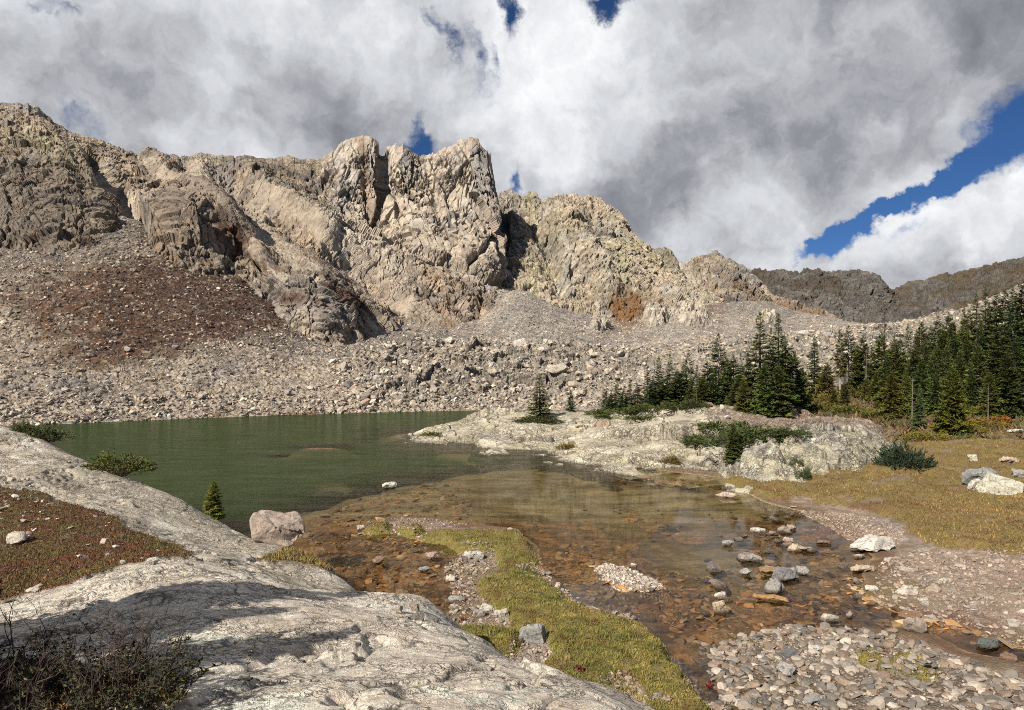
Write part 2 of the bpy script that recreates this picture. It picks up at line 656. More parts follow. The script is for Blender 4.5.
# ---- the main wall with its three towers
A_foot = [(-260, 330, 112), (0, 300, 112), (60, 282, 115), (110, 268, 120), (140, 258, 124), (180, 275, 124), (230, 296, 126), (265, 315, 128),
          (290, 348, 121), (340, 356, 122), (362, 335, 135), (400, 328, 150), (450, 333, 158), (490, 338, 165), (515, 338, 170)]
A_low = [(-260, 240, 142), (0, 228, 134), (60, 222, 134), (100, 215, 138), (125, 214, 152), (145, 212, 152), (175, 215, 142), (215, 235, 142), (250, 258, 144),
         (285, 283, 130), (320, 288, 133), (350, 298, 150), (400, 282, 170), (450, 285, 176), (490, 292, 181), (505, 302, 184), (515, 305, 186)]
A_mid = [(-260, 180, 165), (0, 165, 156), (60, 165, 160), (100, 172, 170), (120, 178, 182), (150, 185, 182), (200, 192, 174), (250, 212, 172), (300, 220, 176),
         (330, 215, 186), (350, 212, 193), (378, 228, 196), (400, 215, 196), (440, 212, 198), (475, 212, 197), (492, 220, 200), (500, 235, 204), (506, 272, 214), (515, 290, 220)]
SKY_A = [(-260, 90), (-120, 96), (0, 102), (20, 103), (38, 107), (55, 122), (70, 133), (100, 141), (125, 149), (140, 154), (148, 148), (153, 150), (160, 156), (180, 157), (200, 152),
         (215, 154), (240, 157), (260, 159), (285, 157), (305, 160), (322, 160), (328, 155), (335, 149), (345, 139), (352, 136), (360, 135), (372, 137), (378, 142), (381, 150), (384, 151), (387, 146),
         (392, 146), (403, 143), (412, 150), (420, 156), (428, 157), (432, 155), (445, 147), (460, 141), (472, 138), (477, 139), (482, 143), (487, 149), (490, 155), (493, 166), (495.5, 182), (498, 203), (501, 232), (505, 262), (508, 280), (515, 300)]
A_cd = [(-260, 200), (0, 196), (100, 208), (180, 215), (300, 214), (325, 216), (350, 211), (376, 209), (382, 216), (388, 211), (405, 209), (424, 216), (470, 207), (488, 209), (497, 222), (506, 240), (515, 252)]
A_crest = [(x, y, float(np.interp(x, [a for a, _ in A_cd], [b for _, b in A_cd]))) for x, y in SKY_A]
P, crest, tt = wall_grid(-260, 515, np.concatenate([np.linspace(-260, 0, 220, endpoint=False), np.linspace(0, 374, 580, endpoint=False), np.linspace(374, 392, 60, endpoint=False), np.linspace(392, 484, 150, endpoint=False), np.linspace(484, 515, 200)]), [A_foot, A_low, A_mid, A_crest], [130, 150, 150], (60, 25), jag(1.0, 3.5, 3), 8)
px, py = pix(P)
N0 = grid_normals(smooth_rows(P, 25))
tower = (sstep(318, 345, px) * sstep(300, 235, py)).ravel()
bigA, smA, r1, r2, r3 = crag(P, N0, 0.85, .7, 11)
# steep towers: tall joints, fewer loose blocks
Q = P.reshape(-1, 3)
tw = fbm(Q * np.array([1, 1, 0.10]) / 2.6, 5, 71, 0.6)
crk = sstep(.60, .92, 1 - np.abs(fbm(Q * np.array([1, 1, 0.07]) / 1.5, 3, 72)) * 2) * sstep(-.1, .2, fbm(Q / 8, 3, 73))
twa = worley(Q * np.array([1, 1, 0.22]) / 11.0, 74, facet=True)
twb = worley(Q * np.array([1, 1, 0.20]) / 5.0, 75, facet=True)
twc = worley(Q * np.array([1, 1, 0.30]) / 1.9, 76, facet=True)
tower_small = tw * .45 - crk * 1.1 + twa[3] * 2.4 + twb[3] * 1.2 + (twb[2] - .5) * 1.0 - 0.5 * (1 - sstep(0, .06, twb[1] - twb[0])) + twc[3] * 0.75 + (twc[2] - .5) * 0.3 + fbm(Q / 1.4, 4, 77, .65) * .14
pxf, pyf = px.ravel(), py.ravel()
# chutes of loose scree that climb between the outcrops, running down to the right
al = pxf * .81 + pyf * .59
ac = -pxf * .59 + pyf * .81
cn = fbm(np.stack([al / 60, ac / 11, 0 * al], -1), 4, 151) + .25 * fbm(Q / 6, 3, 153)
chute = .6 * sstep(.05, .28, cn) * sstep(130, 165, pxf) * sstep(172, 190, pyf)
for pts, w in (([(96, 168), (112, 190), (128, 212), (138, 245)], 9), ([(196, 172), (225, 200), (260, 234), (330, 272), (400, 300), (465, 330)], 11), ([(150, 170), (190, 203), (235, 245), (285, 275)], 6), ([(258, 190), (300, 216), (345, 250)], 6), ([(60, 140), (85, 155), (100, 175)], 5)):
    chute = np.maximum(chute, 1.1 * line_px(pxf, pyf, pts, w))
chute = np.clip(sstep(.3, .7, chute + .35 * fbm(Q / 4, 4, 155)), 0, 1) * (1 - tower)
small = lerp(smA * .85, tower_small, tower)
small = lerp(small, .22 * smA + .3 * fbm(Q / .8, 3, 157), chute)
bigA = bigA * (1 - 0.78 * tower) * (1 - .4 * chute)
# clefts, ribs and knobs named by where they show
feat = -9.0 * line_px(pxf, pyf, [(383, 152), (383, 172), (384, 190)], 4.2) - 4.0 * line_px(pxf, pyf, [(384, 190), (378, 215), (374, 235)], 3.0)
feat += -2.5 * line_px(pxf, pyf, [(362, 150), (368, 200), (372, 228)], 4.0)
feat += -2.0 * line_px(pxf, pyf, [(424, 160), (434, 190), (440, 225)], 4.0) - 2.0 * line_px(pxf, pyf, [(503, 222), (484, 250), (470, 262)], 3.0)
feat += 6.0 * gauss_px(pxf, pyf, 45, 215, 70, 45, 8) + 5.5 * gauss_px(pxf, pyf, 190, 235, 42, 30, 20)
feat += -7.0 * line_px(pxf, pyf, [(92, 160), (108, 185), (128, 212), (140, 240)], 9)
feat += 4.0 * line_px(pxf, pyf, [(155, 158), (185, 195), (215, 225), (262, 262)], 12)
feat += -4.0 * line_px(pxf, pyf, [(215, 165), (250, 200), (300, 232), (350, 262), (400, 300)], 9)
feat += 4.5 * line_px(pxf, pyf, [(250, 165), (285, 200), (330, 228)], 10)
feat += 3.0 * gauss_px(pxf, pyf, 315, 318, 38, 28, 20)
feat += 3.0 * line_px(pxf, pyf, [(345, 240), (410, 270), (470, 300)], 10)
feat += -3.0 * line_px(pxf, pyf, [(395, 250), (450, 262), (505, 285)], 4)
C = rock_colour(P, r1, r2, r3, 5, 0.46, 0.42, 0.22, 1.2)
EDGE = np.maximum((1 - sstep(0, .05, twb[1] - twb[0])), .6 * (1 - sstep(0, .08, twc[1] - twc[0])) * (twc[2] > .5))
Ct = rock_colour(P, twb[2], twc[2], r3, 9, 0.30, 0.14, 0.08, 0.7)
C = C * np.array([.92, .88, .84])
sc_ = np.tile(np.asarray((0.33, .275, .21), dtype=np.float32), (len(Q), 1)) * (1 + .5 * fbm(Q / .9, 3, 159) + .3 * fbm(Q / 6, 3, 161))[:, None]
sc_ = cmix(sc_, (.16, .11, .07), .6 * sstep(.1, .4, fbm(Q / 5, 4, 163)))
C = C + (sc_ - C) * (.85 * chute)[:, None]
C = C + (Ct * np.array([1.18, 1.22, 1.27]) - C) * tower[:, None]
streak = fbm(Q * np.array([1, 1, 0.08]) / 2.4, 4, 91)
C = cmix(C, DARK, tower * 0.6 * sstep(0.08, 0.45, streak))
C = cmix(C, (.09, .075, .062), tower * .75 * crk)
nz = fbm(Q / 7.0, 4, 95)
# darker, browner rock on the left summit mass, slope shade mixed into the colour
left = sstep(150, 40, pxf + 14 * nz * 3) * sstep(150, 185, pyf + 20 * nz)
C = cmix(C, (0.13, 0.108, 0.085), 0.72 * left)
C = cmix(C, (0.15, 0.12, 0.10), 0.5 * sstep(130, 160, pxf) * sstep(240, 190, pxf) * sstep(195, 220, pyf + 12 * nz))
C = cmix(C, (0.10, 0.086, 0.073), 0.85 * line_px(pxf, pyf, [(238, 160), (275, 172), (310, 188)], 14) * sstep(-.5, .1, nz))
C = cmix(C, (0.14, 0.105, 0.08), .6 * np.clip(line_px(pxf, pyf, [(150, 165), (190, 200), (240, 240)], 14) + line_px(pxf, pyf, [(240, 195), (300, 240), (350, 285)], 10), 0, 1) * sstep(-.25, .2, nz))
C = cmix(C, LICH, 0.5 * gauss_px(pxf, pyf, 45, 150, 45, 16, 15))
# pale veins and washed gullies
for pts, w, k in [([(96, 168), (112, 190), (130, 214)], 8, .6), ([(338, 150), (352, 180), (360, 212)], 9, .35), ([(330, 228), (352, 246), (372, 256), (400, 280)], 6, .75),
                  ([(405, 222), (420, 226), (438, 240), (454, 254)], 3.0, .8), ([(390, 244), (412, 250), (434, 260)], 3, .6), ([(466, 272), (488, 282), (506, 296)], 7, .6),
                  ([(366, 236), (378, 228), (392, 214)], 3, .5), ([(130, 205), (160, 215), (150, 195)], 8, .4), ([(200, 165), (240, 200), (270, 225)], 7, .3), ([(430, 158), (445, 150), (465, 141)], 4, .6)]:
    C = cmix(C, PALE, np.clip(k * line_px(pxf, pyf, pts, w * 1.2) * (0.65 + 0.9 * nz + 0.5 * (r2 - .5)), 0, 1))
C = cmix(C, (0.20, 0.125, 0.075), 0.55 * line_px(pxf, pyf, [(360, 140), (366, 180), (373, 225)], 5) * tower)
# black water streaks on the low knob
C = cmix(C, (0.30, 0.27, 0.23), 0.75 * gauss_px(pxf, pyf, 315, 318, 40, 26, 25))
C = cmix(C, (0.035, 0.033, 0.032), 0.85 * gauss_px(pxf, pyf, 328, 330, 9, 22, 10) * sstep(-.15, .25, fbm(Q * np.array([1, 1, .15]) / 1.0, 3, 93)))
rust = np.clip(1.2 * gauss_px(pxf, pyf, 300, 290, 38, 18, 25) + 0.9 * line_px(pxf, pyf, [(90, 250), (120, 238), (132, 232)], 12) + .9 * line_px(pxf, pyf, [(215, 235), (250, 262), (290, 292), (345, 318)], 9), 0, 1)
C = cmix(C, RUST, np.clip(rust * sstep(-0.1, 0.3, nz + .1), 0, .9))
C = cmix(C, OCHRE, 0.35 * sstep(.1, .4, fbm(Q / 5, 4, 97)) * (1 - tower) * sstep(230, 260, pyf))
VA, oA = finish_wall('craggy_mountain', P, crest, bigA + feat, small, C, mat_cliff, 0.8)
tag(oA, kind='structure')

# ---- second buttress right of the gap
B_foot = [(485, 338, 170), (520, 330, 178), (560, 334, 180), (600, 340, 180), (640, 350, 178), (670, 350, 182), (700, 340, 200), (720, 330, 215)]
B_low = [(485, 285, 200), (530, 278, 204), (580, 278, 204), (630, 292, 204), (670, 306, 210), (700, 312, 218), (720, 318, 222)]
B_mid = [(485, 240, 226), (520, 228, 226), (560, 222, 228), (600, 230, 228), (625, 250, 230), (650, 272, 235), (680, 288, 240), (700, 298, 244), (720, 308, 246)]
B_sky = [(485, 196), (498, 195), (512, 194), (520, 195), (534, 195), (537, 200), (541, 203), (550, 200), (565, 197), (575, 195), (585, 197), (592, 201), (600, 203), (612, 208), (620, 213), (624, 220), (628, 229), (633, 238),
         (640, 245), (650, 253), (660, 262), (670, 270), (690, 280), (705, 290), (720, 302)]
B_crest = [(x, y, 250 + 0.03 * (x - 485)) for x, y in B_sky]
P, crest, tt = wall_grid(485, 720, 420, [B_foot, B_low, B_mid, B_crest], [110, 110, 110], (80, 25), jag(1.3, 4.5, 5), 8)
px, py = pix(P)
pxf, pyf = px.ravel(), py.ravel()
Q = P.reshape(-1, 3)
N0 = grid_normals(P)
bigB, smB, r1, r2, r3 = crag(P, N0, .85, 1.3, 31)
bigB = bigB * .6
vs = fbm(Q * np.array([1, 1, 0.2]) / 6, 5, 34, 0.55, ridged=True) * 1.6
feat = -8.0 * line_px(pxf, pyf, [(504, 215), (505, 240), (501, 262)], 4.0)
feat += 3.0 * line_px(pxf, pyf, [(560, 215), (585, 250), (610, 290)], 14) - 4 * line_px(pxf, pyf, [(520, 205), (545, 240), (560, 290)], 8) - 3 * line_px(pxf, pyf, [(592, 215), (600, 235)], 8)
feat += 4.0 * gauss_px(pxf, pyf, 668, 315, 22, 20)
C = rock_colour(P, r1, r2, r3, 33, 0.32, 0.22, 0.35, 1.1) * 1.12
nz = fbm(Q / 7.0, 4, 96)
C = cmix(C, LICH, 0.2)
for pts, w, k in [([(560, 240), (572, 265), (574, 290)], 3, .75), ([(590, 245), (600, 270), (612, 285)], 4, .4), ([(520, 225), (535, 250), (548, 275)], 3, .3), ([(668, 300), (690, 312), (685, 330)], 7, .8), ([(590, 318), (600, 328)], 6, .7)]:
    C = cmix(C, PALE, np.clip(k * line_px(pxf, pyf, pts, w) * (0.7 + nz), 0, 1))
C = cmix(C, (0.11, 0.10, 0.09), 0.7 * gauss_px(pxf, pyf, 594, 235, 9, 9) + 0.35 * line_px(pxf, pyf, [(505, 215), (520, 230), (560, 245)], 10))
C = cmix(C, OCHRE, np.clip(1.3 * gauss_px(pxf, pyf, 624, 314, 19, 19) * sstep(-.3, .1, nz), 0, .9))
VB, oB = finish_wall('craggy_mountain', P, crest, bigB + feat, smB + vs, C, mat_cliff, 0.35)
tag(oB, kind='structure')

# ---- further hills
def far_hill(name, p0, p1, nc, rails, seg, back, seed, S, colf, jg, vert=.6, bigk=1.0):
    P, crest, tt = wall_grid(p0, p1, nc, rails, seg, back, jg, 8)
    px, py = pix(P)
    big, sm, r1, r2, r3 = crag(P, None, S, vert, seed)
    C = colf(P, px.ravel(), py.ravel(), r1, r2, r3)
    V, o = finish_wall(name, P, crest, big, sm, C, mat_far, 0.5, bigk)
    tag(o, kind='structure')
    return o


far_hill('rocky_knoll', 628, 706, 110, [[(628, 330, 290), (706, 330, 290)], [(628, 256, 330), (632, 250, 330), (640, 247.5, 330), (648, 247, 330), (665, 248, 330), (671, 250, 330), (675, 257, 330), (682, 272, 330), (706, 300, 330)]],
         [110], (60, 20), 41, 1.3, lambda P, x, y, a, b, c: cmix(rock_colour(P, a, b, c, 43, .4, .2, .4), LICH, np.full(len(x), .3)), jag(1.0, 6, 8))


def col_D(P, x, y, a, b, c):
    C = rock_colour(P, a, b, c, 47, .35, .25, .3)
    nz = fbm(P.reshape(-1, 3) / 16, 4, 49)
    C = cmix(C, PALE, np.clip(1.1 * line_px(x, y, [(672, 262), (690, 272), (702, 275)], 3.5), 0, .8))
    C = cmix(C, (0.10, 0.085, 0.08), .8 * line_px(x, y, [(672, 285), (700, 292), (735, 305), (760, 318)], 7) * sstep(-.3, .2, nz))
    C = cmix(C, OCHRE, .6 * line_px(x, y, [(735, 285), (770, 305), (820, 322)], 6))
    C = cmix(C, (0.11, .10, .09), .6 * gauss_px(x, y, 728, 275, 22, 9, 25))
    return C


far_hill('rocky_hill', 655, 840, 260, [[(655, 335, 225), (760, 335, 245), (840, 335, 260)], [(655, 290, 280), (700, 292, 300), (760, 305, 300), (800, 315, 300), (840, 326, 290)],
         [(655, 275, 370), (668, 268, 370), (674, 263, 370), (684, 261, 370), (695, 255, 375), (705, 253, 378), (715, 251, 380), (722, 253, 380), (730, 257, 380), (738, 264, 380), (745, 267, 378), (755, 277, 370), (775, 295, 360), (800, 309, 350), (840, 320, 330)]],
         [90, 110], (80, 25), 45, 1.7, col_D, jag(1.5, 8, 9))


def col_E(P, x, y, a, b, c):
    C = rock_colour(P, a, b, c, 57, .8, .35, .15) * .52  # cloud shade over the plateau put into the rock colour
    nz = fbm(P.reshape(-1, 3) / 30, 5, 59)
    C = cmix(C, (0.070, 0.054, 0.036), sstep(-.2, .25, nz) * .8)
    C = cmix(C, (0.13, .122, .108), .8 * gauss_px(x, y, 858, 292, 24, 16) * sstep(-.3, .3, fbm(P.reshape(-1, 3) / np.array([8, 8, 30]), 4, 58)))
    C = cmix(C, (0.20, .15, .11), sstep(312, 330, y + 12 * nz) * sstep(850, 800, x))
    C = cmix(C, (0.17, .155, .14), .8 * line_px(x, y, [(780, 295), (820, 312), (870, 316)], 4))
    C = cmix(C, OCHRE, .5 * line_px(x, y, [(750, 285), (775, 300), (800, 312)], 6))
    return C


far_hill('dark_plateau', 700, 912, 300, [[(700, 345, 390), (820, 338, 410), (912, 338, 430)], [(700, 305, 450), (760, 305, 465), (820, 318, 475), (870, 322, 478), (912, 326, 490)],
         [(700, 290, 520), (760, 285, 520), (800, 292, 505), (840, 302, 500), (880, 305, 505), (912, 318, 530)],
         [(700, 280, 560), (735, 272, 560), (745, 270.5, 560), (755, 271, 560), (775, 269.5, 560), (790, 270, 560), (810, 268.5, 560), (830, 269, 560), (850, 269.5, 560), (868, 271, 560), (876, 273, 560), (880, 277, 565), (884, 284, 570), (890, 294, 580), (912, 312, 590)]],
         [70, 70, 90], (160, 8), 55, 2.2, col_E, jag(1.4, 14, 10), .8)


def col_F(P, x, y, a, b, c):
    C = rock_colour(P, a, b, c, 67, .8, .3, .2) * .46  # hillside under cloud, its shade darkened into the rock colour
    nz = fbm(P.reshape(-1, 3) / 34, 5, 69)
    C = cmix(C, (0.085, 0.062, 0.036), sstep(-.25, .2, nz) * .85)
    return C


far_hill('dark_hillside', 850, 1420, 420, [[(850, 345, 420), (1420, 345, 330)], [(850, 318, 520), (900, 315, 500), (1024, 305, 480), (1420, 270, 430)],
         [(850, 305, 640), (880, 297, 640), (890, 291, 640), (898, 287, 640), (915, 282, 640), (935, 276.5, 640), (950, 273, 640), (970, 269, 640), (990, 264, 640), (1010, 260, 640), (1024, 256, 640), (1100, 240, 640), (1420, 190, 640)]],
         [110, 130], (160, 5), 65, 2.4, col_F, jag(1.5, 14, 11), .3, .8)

# ---- the long talus apron: shore, moraine, hollow behind it, scree up to the cliffs
T0 = [(-300, 440, 57), (0, 437, 61), (75, 434, 64), (150, 430, 69.5), (300, 424, 80), (420, 420, 88), (490, 418, 92), (560, 416, 93), (620, 410, 93), (700, 400, 91), (780, 392, 90), (850, 382, 94), (950, 360, 104), (1020, 342, 114), (1200, 320, 135)]
T1 = [(-300, 430, 61), (0, 427, 63), (75, 423, 67.6), (150, 420, 73), (300, 414, 84), (420, 411, 92), (490, 409.5, 96), (560, 409, 97), (620, 403, 97), (700, 393, 95), (780, 385, 95), (850, 374, 100), (950, 352, 110), (1020, 332, 120), (1200, 305, 140)]
T2 = [(-300, 335, 88), (0, 328, 85), (100, 332, 90), (200, 342, 97), (300, 354, 104), (350, 355, 108), (400, 345, 113), (480, 344, 119), (560, 347, 124), (640, 352, 128), (700, 348, 130), (780, 340, 134), (850, 331, 140), (900, 327, 142), (950, 316, 142), (1000, 298, 142), (1020, 289, 142), (1200, 250, 160)]
T3 = [(-300, 285, 108), (0, 276, 106), (100, 280, 109), (200, 300, 114), (270, 322, 119), (330, 347, 124), (400, 343, 132), (480, 341, 142), (560, 345, 146), (640, 345, 152), (700, 338, 158), (780, 331, 166), (850, 330, 172), (900, 327, 160), (950, 317, 155), (1000, 300, 152), (1020, 291, 150), (1200, 252, 166)]
T4 = [(-300, 240, 140), (0, 240, 131), (60, 238, 131), (100, 224, 134), (122, 214, 140), (140, 220, 140), (200, 262, 138), (240, 268, 140), (280, 285, 146), (330, 292, 160), (400, 310, 168), (450, 322, 172), (480, 314, 178), (500, 292, 186), (520, 288, 190), (560, 308, 186), (620, 322, 186), (680, 308, 205), (740, 300, 238), (770, 302, 262), (800, 312, 268), (850, 322, 250), (900, 328, 190), (950, 318, 175), (1020, 293, 160), (1200, 256, 176)]
T5 = [(x, y + 14, d * 1.12) for x, y, d in T4]
P, crest, tt = wall_grid(-300, 1200, 1500, [T0, T1, T2, T3, T4, T5], [14, 150, 90, 120, 16], None, None, 7, 3.0)
px, py = pix(P)
pxf, pyf = px.ravel(), py.ravel()
Q = P.reshape(-1, 3)
tv = np.repeat(tt[:, None], P.shape[1], 1).ravel()
nz = fbm(Q / 8.0, 5, 201)
n2 = fbm(Q / 2.5, 4, 203)
f1, f2, rA, tA = worley(Q / 1.5, 205, facet=True)
g1, g2, rB, tB = worley(Q / 0.75, 207, facet=True)
k1, k2, rC, tC = worley(Q / 4.2, 209, facet=True)
moraine = sstep(320, 400, pxf) * sstep(2.35, 2.0, tv) * sstep(1.0, 1.25, tv)
disp = fbm(Q / 14, 4, 211) * 0.9 * sstep(0.9, 1.4, tv)
disp += moraine * (fbm(Q / 6, 4, 213, ridged=True) * 1.1 + tC * 1.3)
mk = 0.45 + 0.55 * moraine
disp += mk * (tA * 0.38 + tB * 0.26) - 0.12 * mk * (1 - sstep(0, .15, f2 - f1))
C = np.tile(np.asarray((0.36, 0.295, 0.225), dtype=np.float32), (len(Q), 1))
C = cmix(C, (0.225, 0.20, 0.175), sstep(-.2, .4, nz + 0.25 * sstep(2.2, 3.0, tv)))
C = cmix(C, (0.225, .205, .165), .6 * moraine)
# grey scree fans
fan = np.clip(line_px(pxf, pyf, [(502, 265), (510, 300), (530, 335)], 26) + line_px(pxf, pyf, [(640, 330), (700, 325), (760, 310)], 14), 0, 1)
C = cmix(C, (0.31, 0.275, 0.225), .6 * fan)
C = cmix(C, (0.14, 0.125, 0.11), .75 * np.clip(line_px(pxf, pyf, [(330, 352), (380, 345), (440, 341)], 8) + .6 * gauss_px(pxf, pyf, 300, 350, 40, 10), 0, 1))
C = cmix(C, (0.115, 0.092, 0.075), .65 * np.clip(line_px(pxf, pyf, [(0, 262), (60, 262), (120, 245), (140, 228), (190, 262)], 22) * sstep(200, 150, pxf), 0, 1))
# rust and dark red tundra in the left bowl
rust = np.clip(1.7 * gauss_px(pxf, pyf, 175, 302, 110, 32, 6) + 1.0 * gauss_px(pxf, pyf, 215, 292, 60, 20, 12) + .9 * gauss_px(pxf, pyf, 120, 345, 75, 22, -8) + .5 * gauss_px(pxf, pyf, 40, 310, 60, 30), 0, 1.3)
vegn = fbm(Q / 3.0, 5, 221, .6)
rk = np.clip(sstep(.12, .95, rust + vegn * .85 - .05), 0, 1)
C = cmix(C, (.15, .105, .06), .7 * sstep(-.1, .5, rust + vegn * .8 - .1))
RK_ = rk
C = cmix(C, RUST, .84 * rk * sstep(.86, .70, rB * .6 + rA * .4))
C = cmix(C, OCHRE, .45 * np.clip(gauss_px(pxf, pyf, 70, 330, 90, 45) + gauss_px(pxf, pyf, 400, 315, 40, 14, 20), 0, 1) * sstep(-.1, .3, vegn))
C = cmix(C, OCHRE, .9 * np.clip(1.1 * gauss_px(pxf, pyf, 626, 318, 16, 13) + .7 * gauss_px(pxf, pyf, 712, 310, 12, 12), 0, 1) * sstep(-.3, .1, vegn))
C = cmix(C, OCHRE, .7 * sstep(1.16, 1.03, tv) * sstep(-.05, .3, nz) * sstep(100, 180, pxf) * sstep(420, 380, pxf))
C = cmix(C, (0.10, 0.075, 0.04), .55 * sstep(.15, .4, nz) * sstep(690, 760, pxf) * sstep(1.9, 1.3, tv))
C *= (1 + (rA - .5) * .35 + (rB - .5) * .4 + n2 * .45)[:, None]
C = cmix(C, (.12, .105, .09), .5 * (1 - sstep(0.02, .2, f2 - f1)) * (rB > .35))
C = np.clip(C, .01, .8)
st = fbm(np.stack([pxf / 7 + pyf / 12, pyf / 40, 0 * pxf], -1), 5, 231, .6)
C *= (1 + .42 * st * sstep(2.0, 2.5, tv))[:, None]
oc = np.clip(gauss_px(pxf, pyf, 690, 316, 20, 11, 10) + gauss_px(pxf, pyf, 655, 322, 12, 6) + .8 * gauss_px(pxf, pyf, 765, 322, 16, 5) + .7 * gauss_px(pxf, pyf, 600, 327, 14, 5), 0, 1) * sstep(2.2, 2.6, tv)
oc = sstep(.35, .6, oc + .3 * n2)
disp += oc * (1.6 + 3.0 * tC + 1.2 * tA)
C = cmix(C, (.46, .40, .31), .75 * oc * sstep(.1, .3, rA))
C = np.clip(C, .01, .8)
NT_ = grid_normals(smooth_rows(P, 20))
VT = P + NT_ * disp.reshape(P.shape[:2])[..., None]
TAL_T, TAL_PX, TAL_PY = tt, px, py
oT = build_mesh('talus_slope', VT.reshape(-1, 3), grid_faces(*P.shape[:2]), mat_scree, col=C, smooth=False)
tag(oT, kind='structure')

# ------------------------------------------------------------------ ground, lake bed and water
def zpoly(pts, z=0.0):
    return [on_z(x, y, z) for x, y in pts]


# waterline of the lake and pond (z = 0); the far shore runs under the talus apron
LAKE = zpoly([(-700, 452), (-300, 432), (0, 422), (75, 419), (150, 415), (300, 409), (490, 405), (560, 405), (640, 409), (700, 420), (740, 450), (745, 474), (700, 470), (640, 468), (690, 474),
              (740, 480), (722, 484), (735, 488), (765, 503), (800, 511), (824, 526), (838, 537), (862, 546), (868, 556), (860, 575), (866, 594), (889, 611), (925, 626), (967, 632), (1009, 647), (1060, 655),
              (1060, 668), (1009, 659), (971, 650), (934, 633), (889, 630), (843, 627), (784, 627), (740, 640), (712, 652), (708, 672), (722, 700), (706, 705), (690, 684), (668, 645), (655, 636), (633, 618),
              (605, 612), (580, 602), (562, 588), (556, 575), (545, 560), (532, 541), (519, 529), (495, 526), (470, 525), (440, 517), (410, 516), (390, 517), (372, 521), (354, 527), (368, 534), (395, 533),
              (420, 541), (448, 545), (462, 556), (446, 570), (444, 590), (452, 612), (436, 626), (405, 622), (380, 640), (330, 640), (300, 600), (180, 560), (-100, 540), (-700, 560)])
DEEP = zpoly([(-700, 440), (0, 424), (75, 421), (300, 412.5), (480, 408.5), (520, 408), (560, 430), (400, 430), (402, 441), (450, 452), (520, 457), (505, 464), (470, 468), (420, 477), (372, 489), (325, 503), (292, 516), (262, 534), (120, 520), (-700, 520)])
MEADOW = zpoly([(722, 483), (700, 479), (760, 474), (800, 476), (880, 470), (905, 455), (930, 436), (1000, 426), (1300, 430), (1500, 560), (1200, 590), (1024, 556), (968, 548), (935, 545), (915, 538), (905, 527), (893, 516), (862, 508), (838, 503), (812, 500), (800, 494), (782, 497), (765, 493)], 0.25)
SPIT = zpoly([(425, 540), (420, 532), (440, 528), (500, 529), (518, 528), (530, 541), (541, 557), (530, 562), (545, 575), (566, 590), (588, 602), (642, 618), (668, 640), (693, 678), (724, 718), (650, 722), (628, 700), (600, 692), (560, 690),
              (530, 680), (527, 672), (545, 660), (552, 650), (548, 640), (538, 622), (520, 630), (508, 615), (492, 602), (481, 592), (476, 580), (496, 570), (499, 556), (494, 546), (470, 548), (450, 545)], 0.2)
SPIT2 = zpoly([(425, 628), (440, 623), (470, 618), (500, 622), (520, 626), (526, 636), (515, 648), (490, 656), (460, 650), (440, 640)], 0.25)
MOSS = zpoly([(848, 651), (858, 646), (882, 646), (915, 652), (938, 667), (932, 679), (905, 676), (872, 664), (852, 658)], .2)
TUFT = zpoly([(360, 529), (375, 521), (392, 524), (392, 534), (376, 537)], 0.1)
TUFT2 = zpoly([(396, 526), (420, 524), (428, 532), (412, 537), (398, 535)], 0.1)
GRAVEL_ISLE = zpoly([(590, 564), (612, 561), (640, 570), (664, 580), (668, 587), (640, 591), (615, 588), (600, 578)], 0.05)
LOWBANK = zpoly([(690, 648), (720, 632), (784, 640), (843, 650), (889, 655), (934, 660), (1024, 684), (1060, 740), (700, 740)])
BANK = zpoly([(868, 592), (873, 575), (880, 557), (905, 548), (960, 550), (1060, 562), (1200, 600), (1200, 680), (1060, 652), (1009, 645), (967, 630), (925, 624), (889, 608)])

HILL = TPS([unproj(*p) for p in [
    (1024, 480, 27), (952, 446, 36), (1000, 440, 38), (1000, 405, 52), (940, 412, 50), (880, 412, 54), (850, 402, 70), (1000, 356, 92), (920, 372, 95), (1024, 338, 108), (850, 388, 98),
    (780, 402, 84), (800, 406, 68), (760, 414, 56), (700, 405, 88), (640, 406, 86), (580, 408, 84), (1200, 430, 36), (1200, 380, 60), (1200, 310, 110), (1400, 470, 26), (1400, 330, 100)]] +
    [(-30, 15, 0), (0, 8, 0.15), (8, 12, .1), (12, 20, .15), (20, 18, .5), (4, 35, 0), (0, 60, 0), (-30, 60, 0), (10, 30, 0.05), (-10, 90, 0), (6, 6, .3), (3, 4, .4), (14, 10, .4), (9, 45, .2), (14, 60, .5)], 3e-3)


def fields(x, y):
    f = {}
    f['lake'] = -poly_sd(x, y, LAKE)          # positive on land
    f['deep'] = poly_sd(x, y, DEEP)
    p2 = np.stack([x, y, 0 * x], -1)
    f['p'] = p2
    f['n1'] = fbm(p2 / 1.7, 4, 301)
    f['n2'] = fbm(p2 / 0.45, 4, 303)
    f['isle'] = poly_sd(x, y, GRAVEL_ISLE)
    f['spit'] = np.maximum.reduce([poly_sd(x, y, q) for q in (SPIT, SPIT2, TUFT, TUFT2, MOSS)])
    f['spit'] = f['spit'] + .16 * fbm(p2 / .8, 4, 331, .6)
    f['meadow'] = poly_sd(x, y, MEADOW) + .7 * fbm(p2 / 2.5, 4, 333, .6)
    f['bank'] = poly_sd(x, y, BANK)
    return f


SHOAL = [on_z(320, 447), on_z(285, 456)]


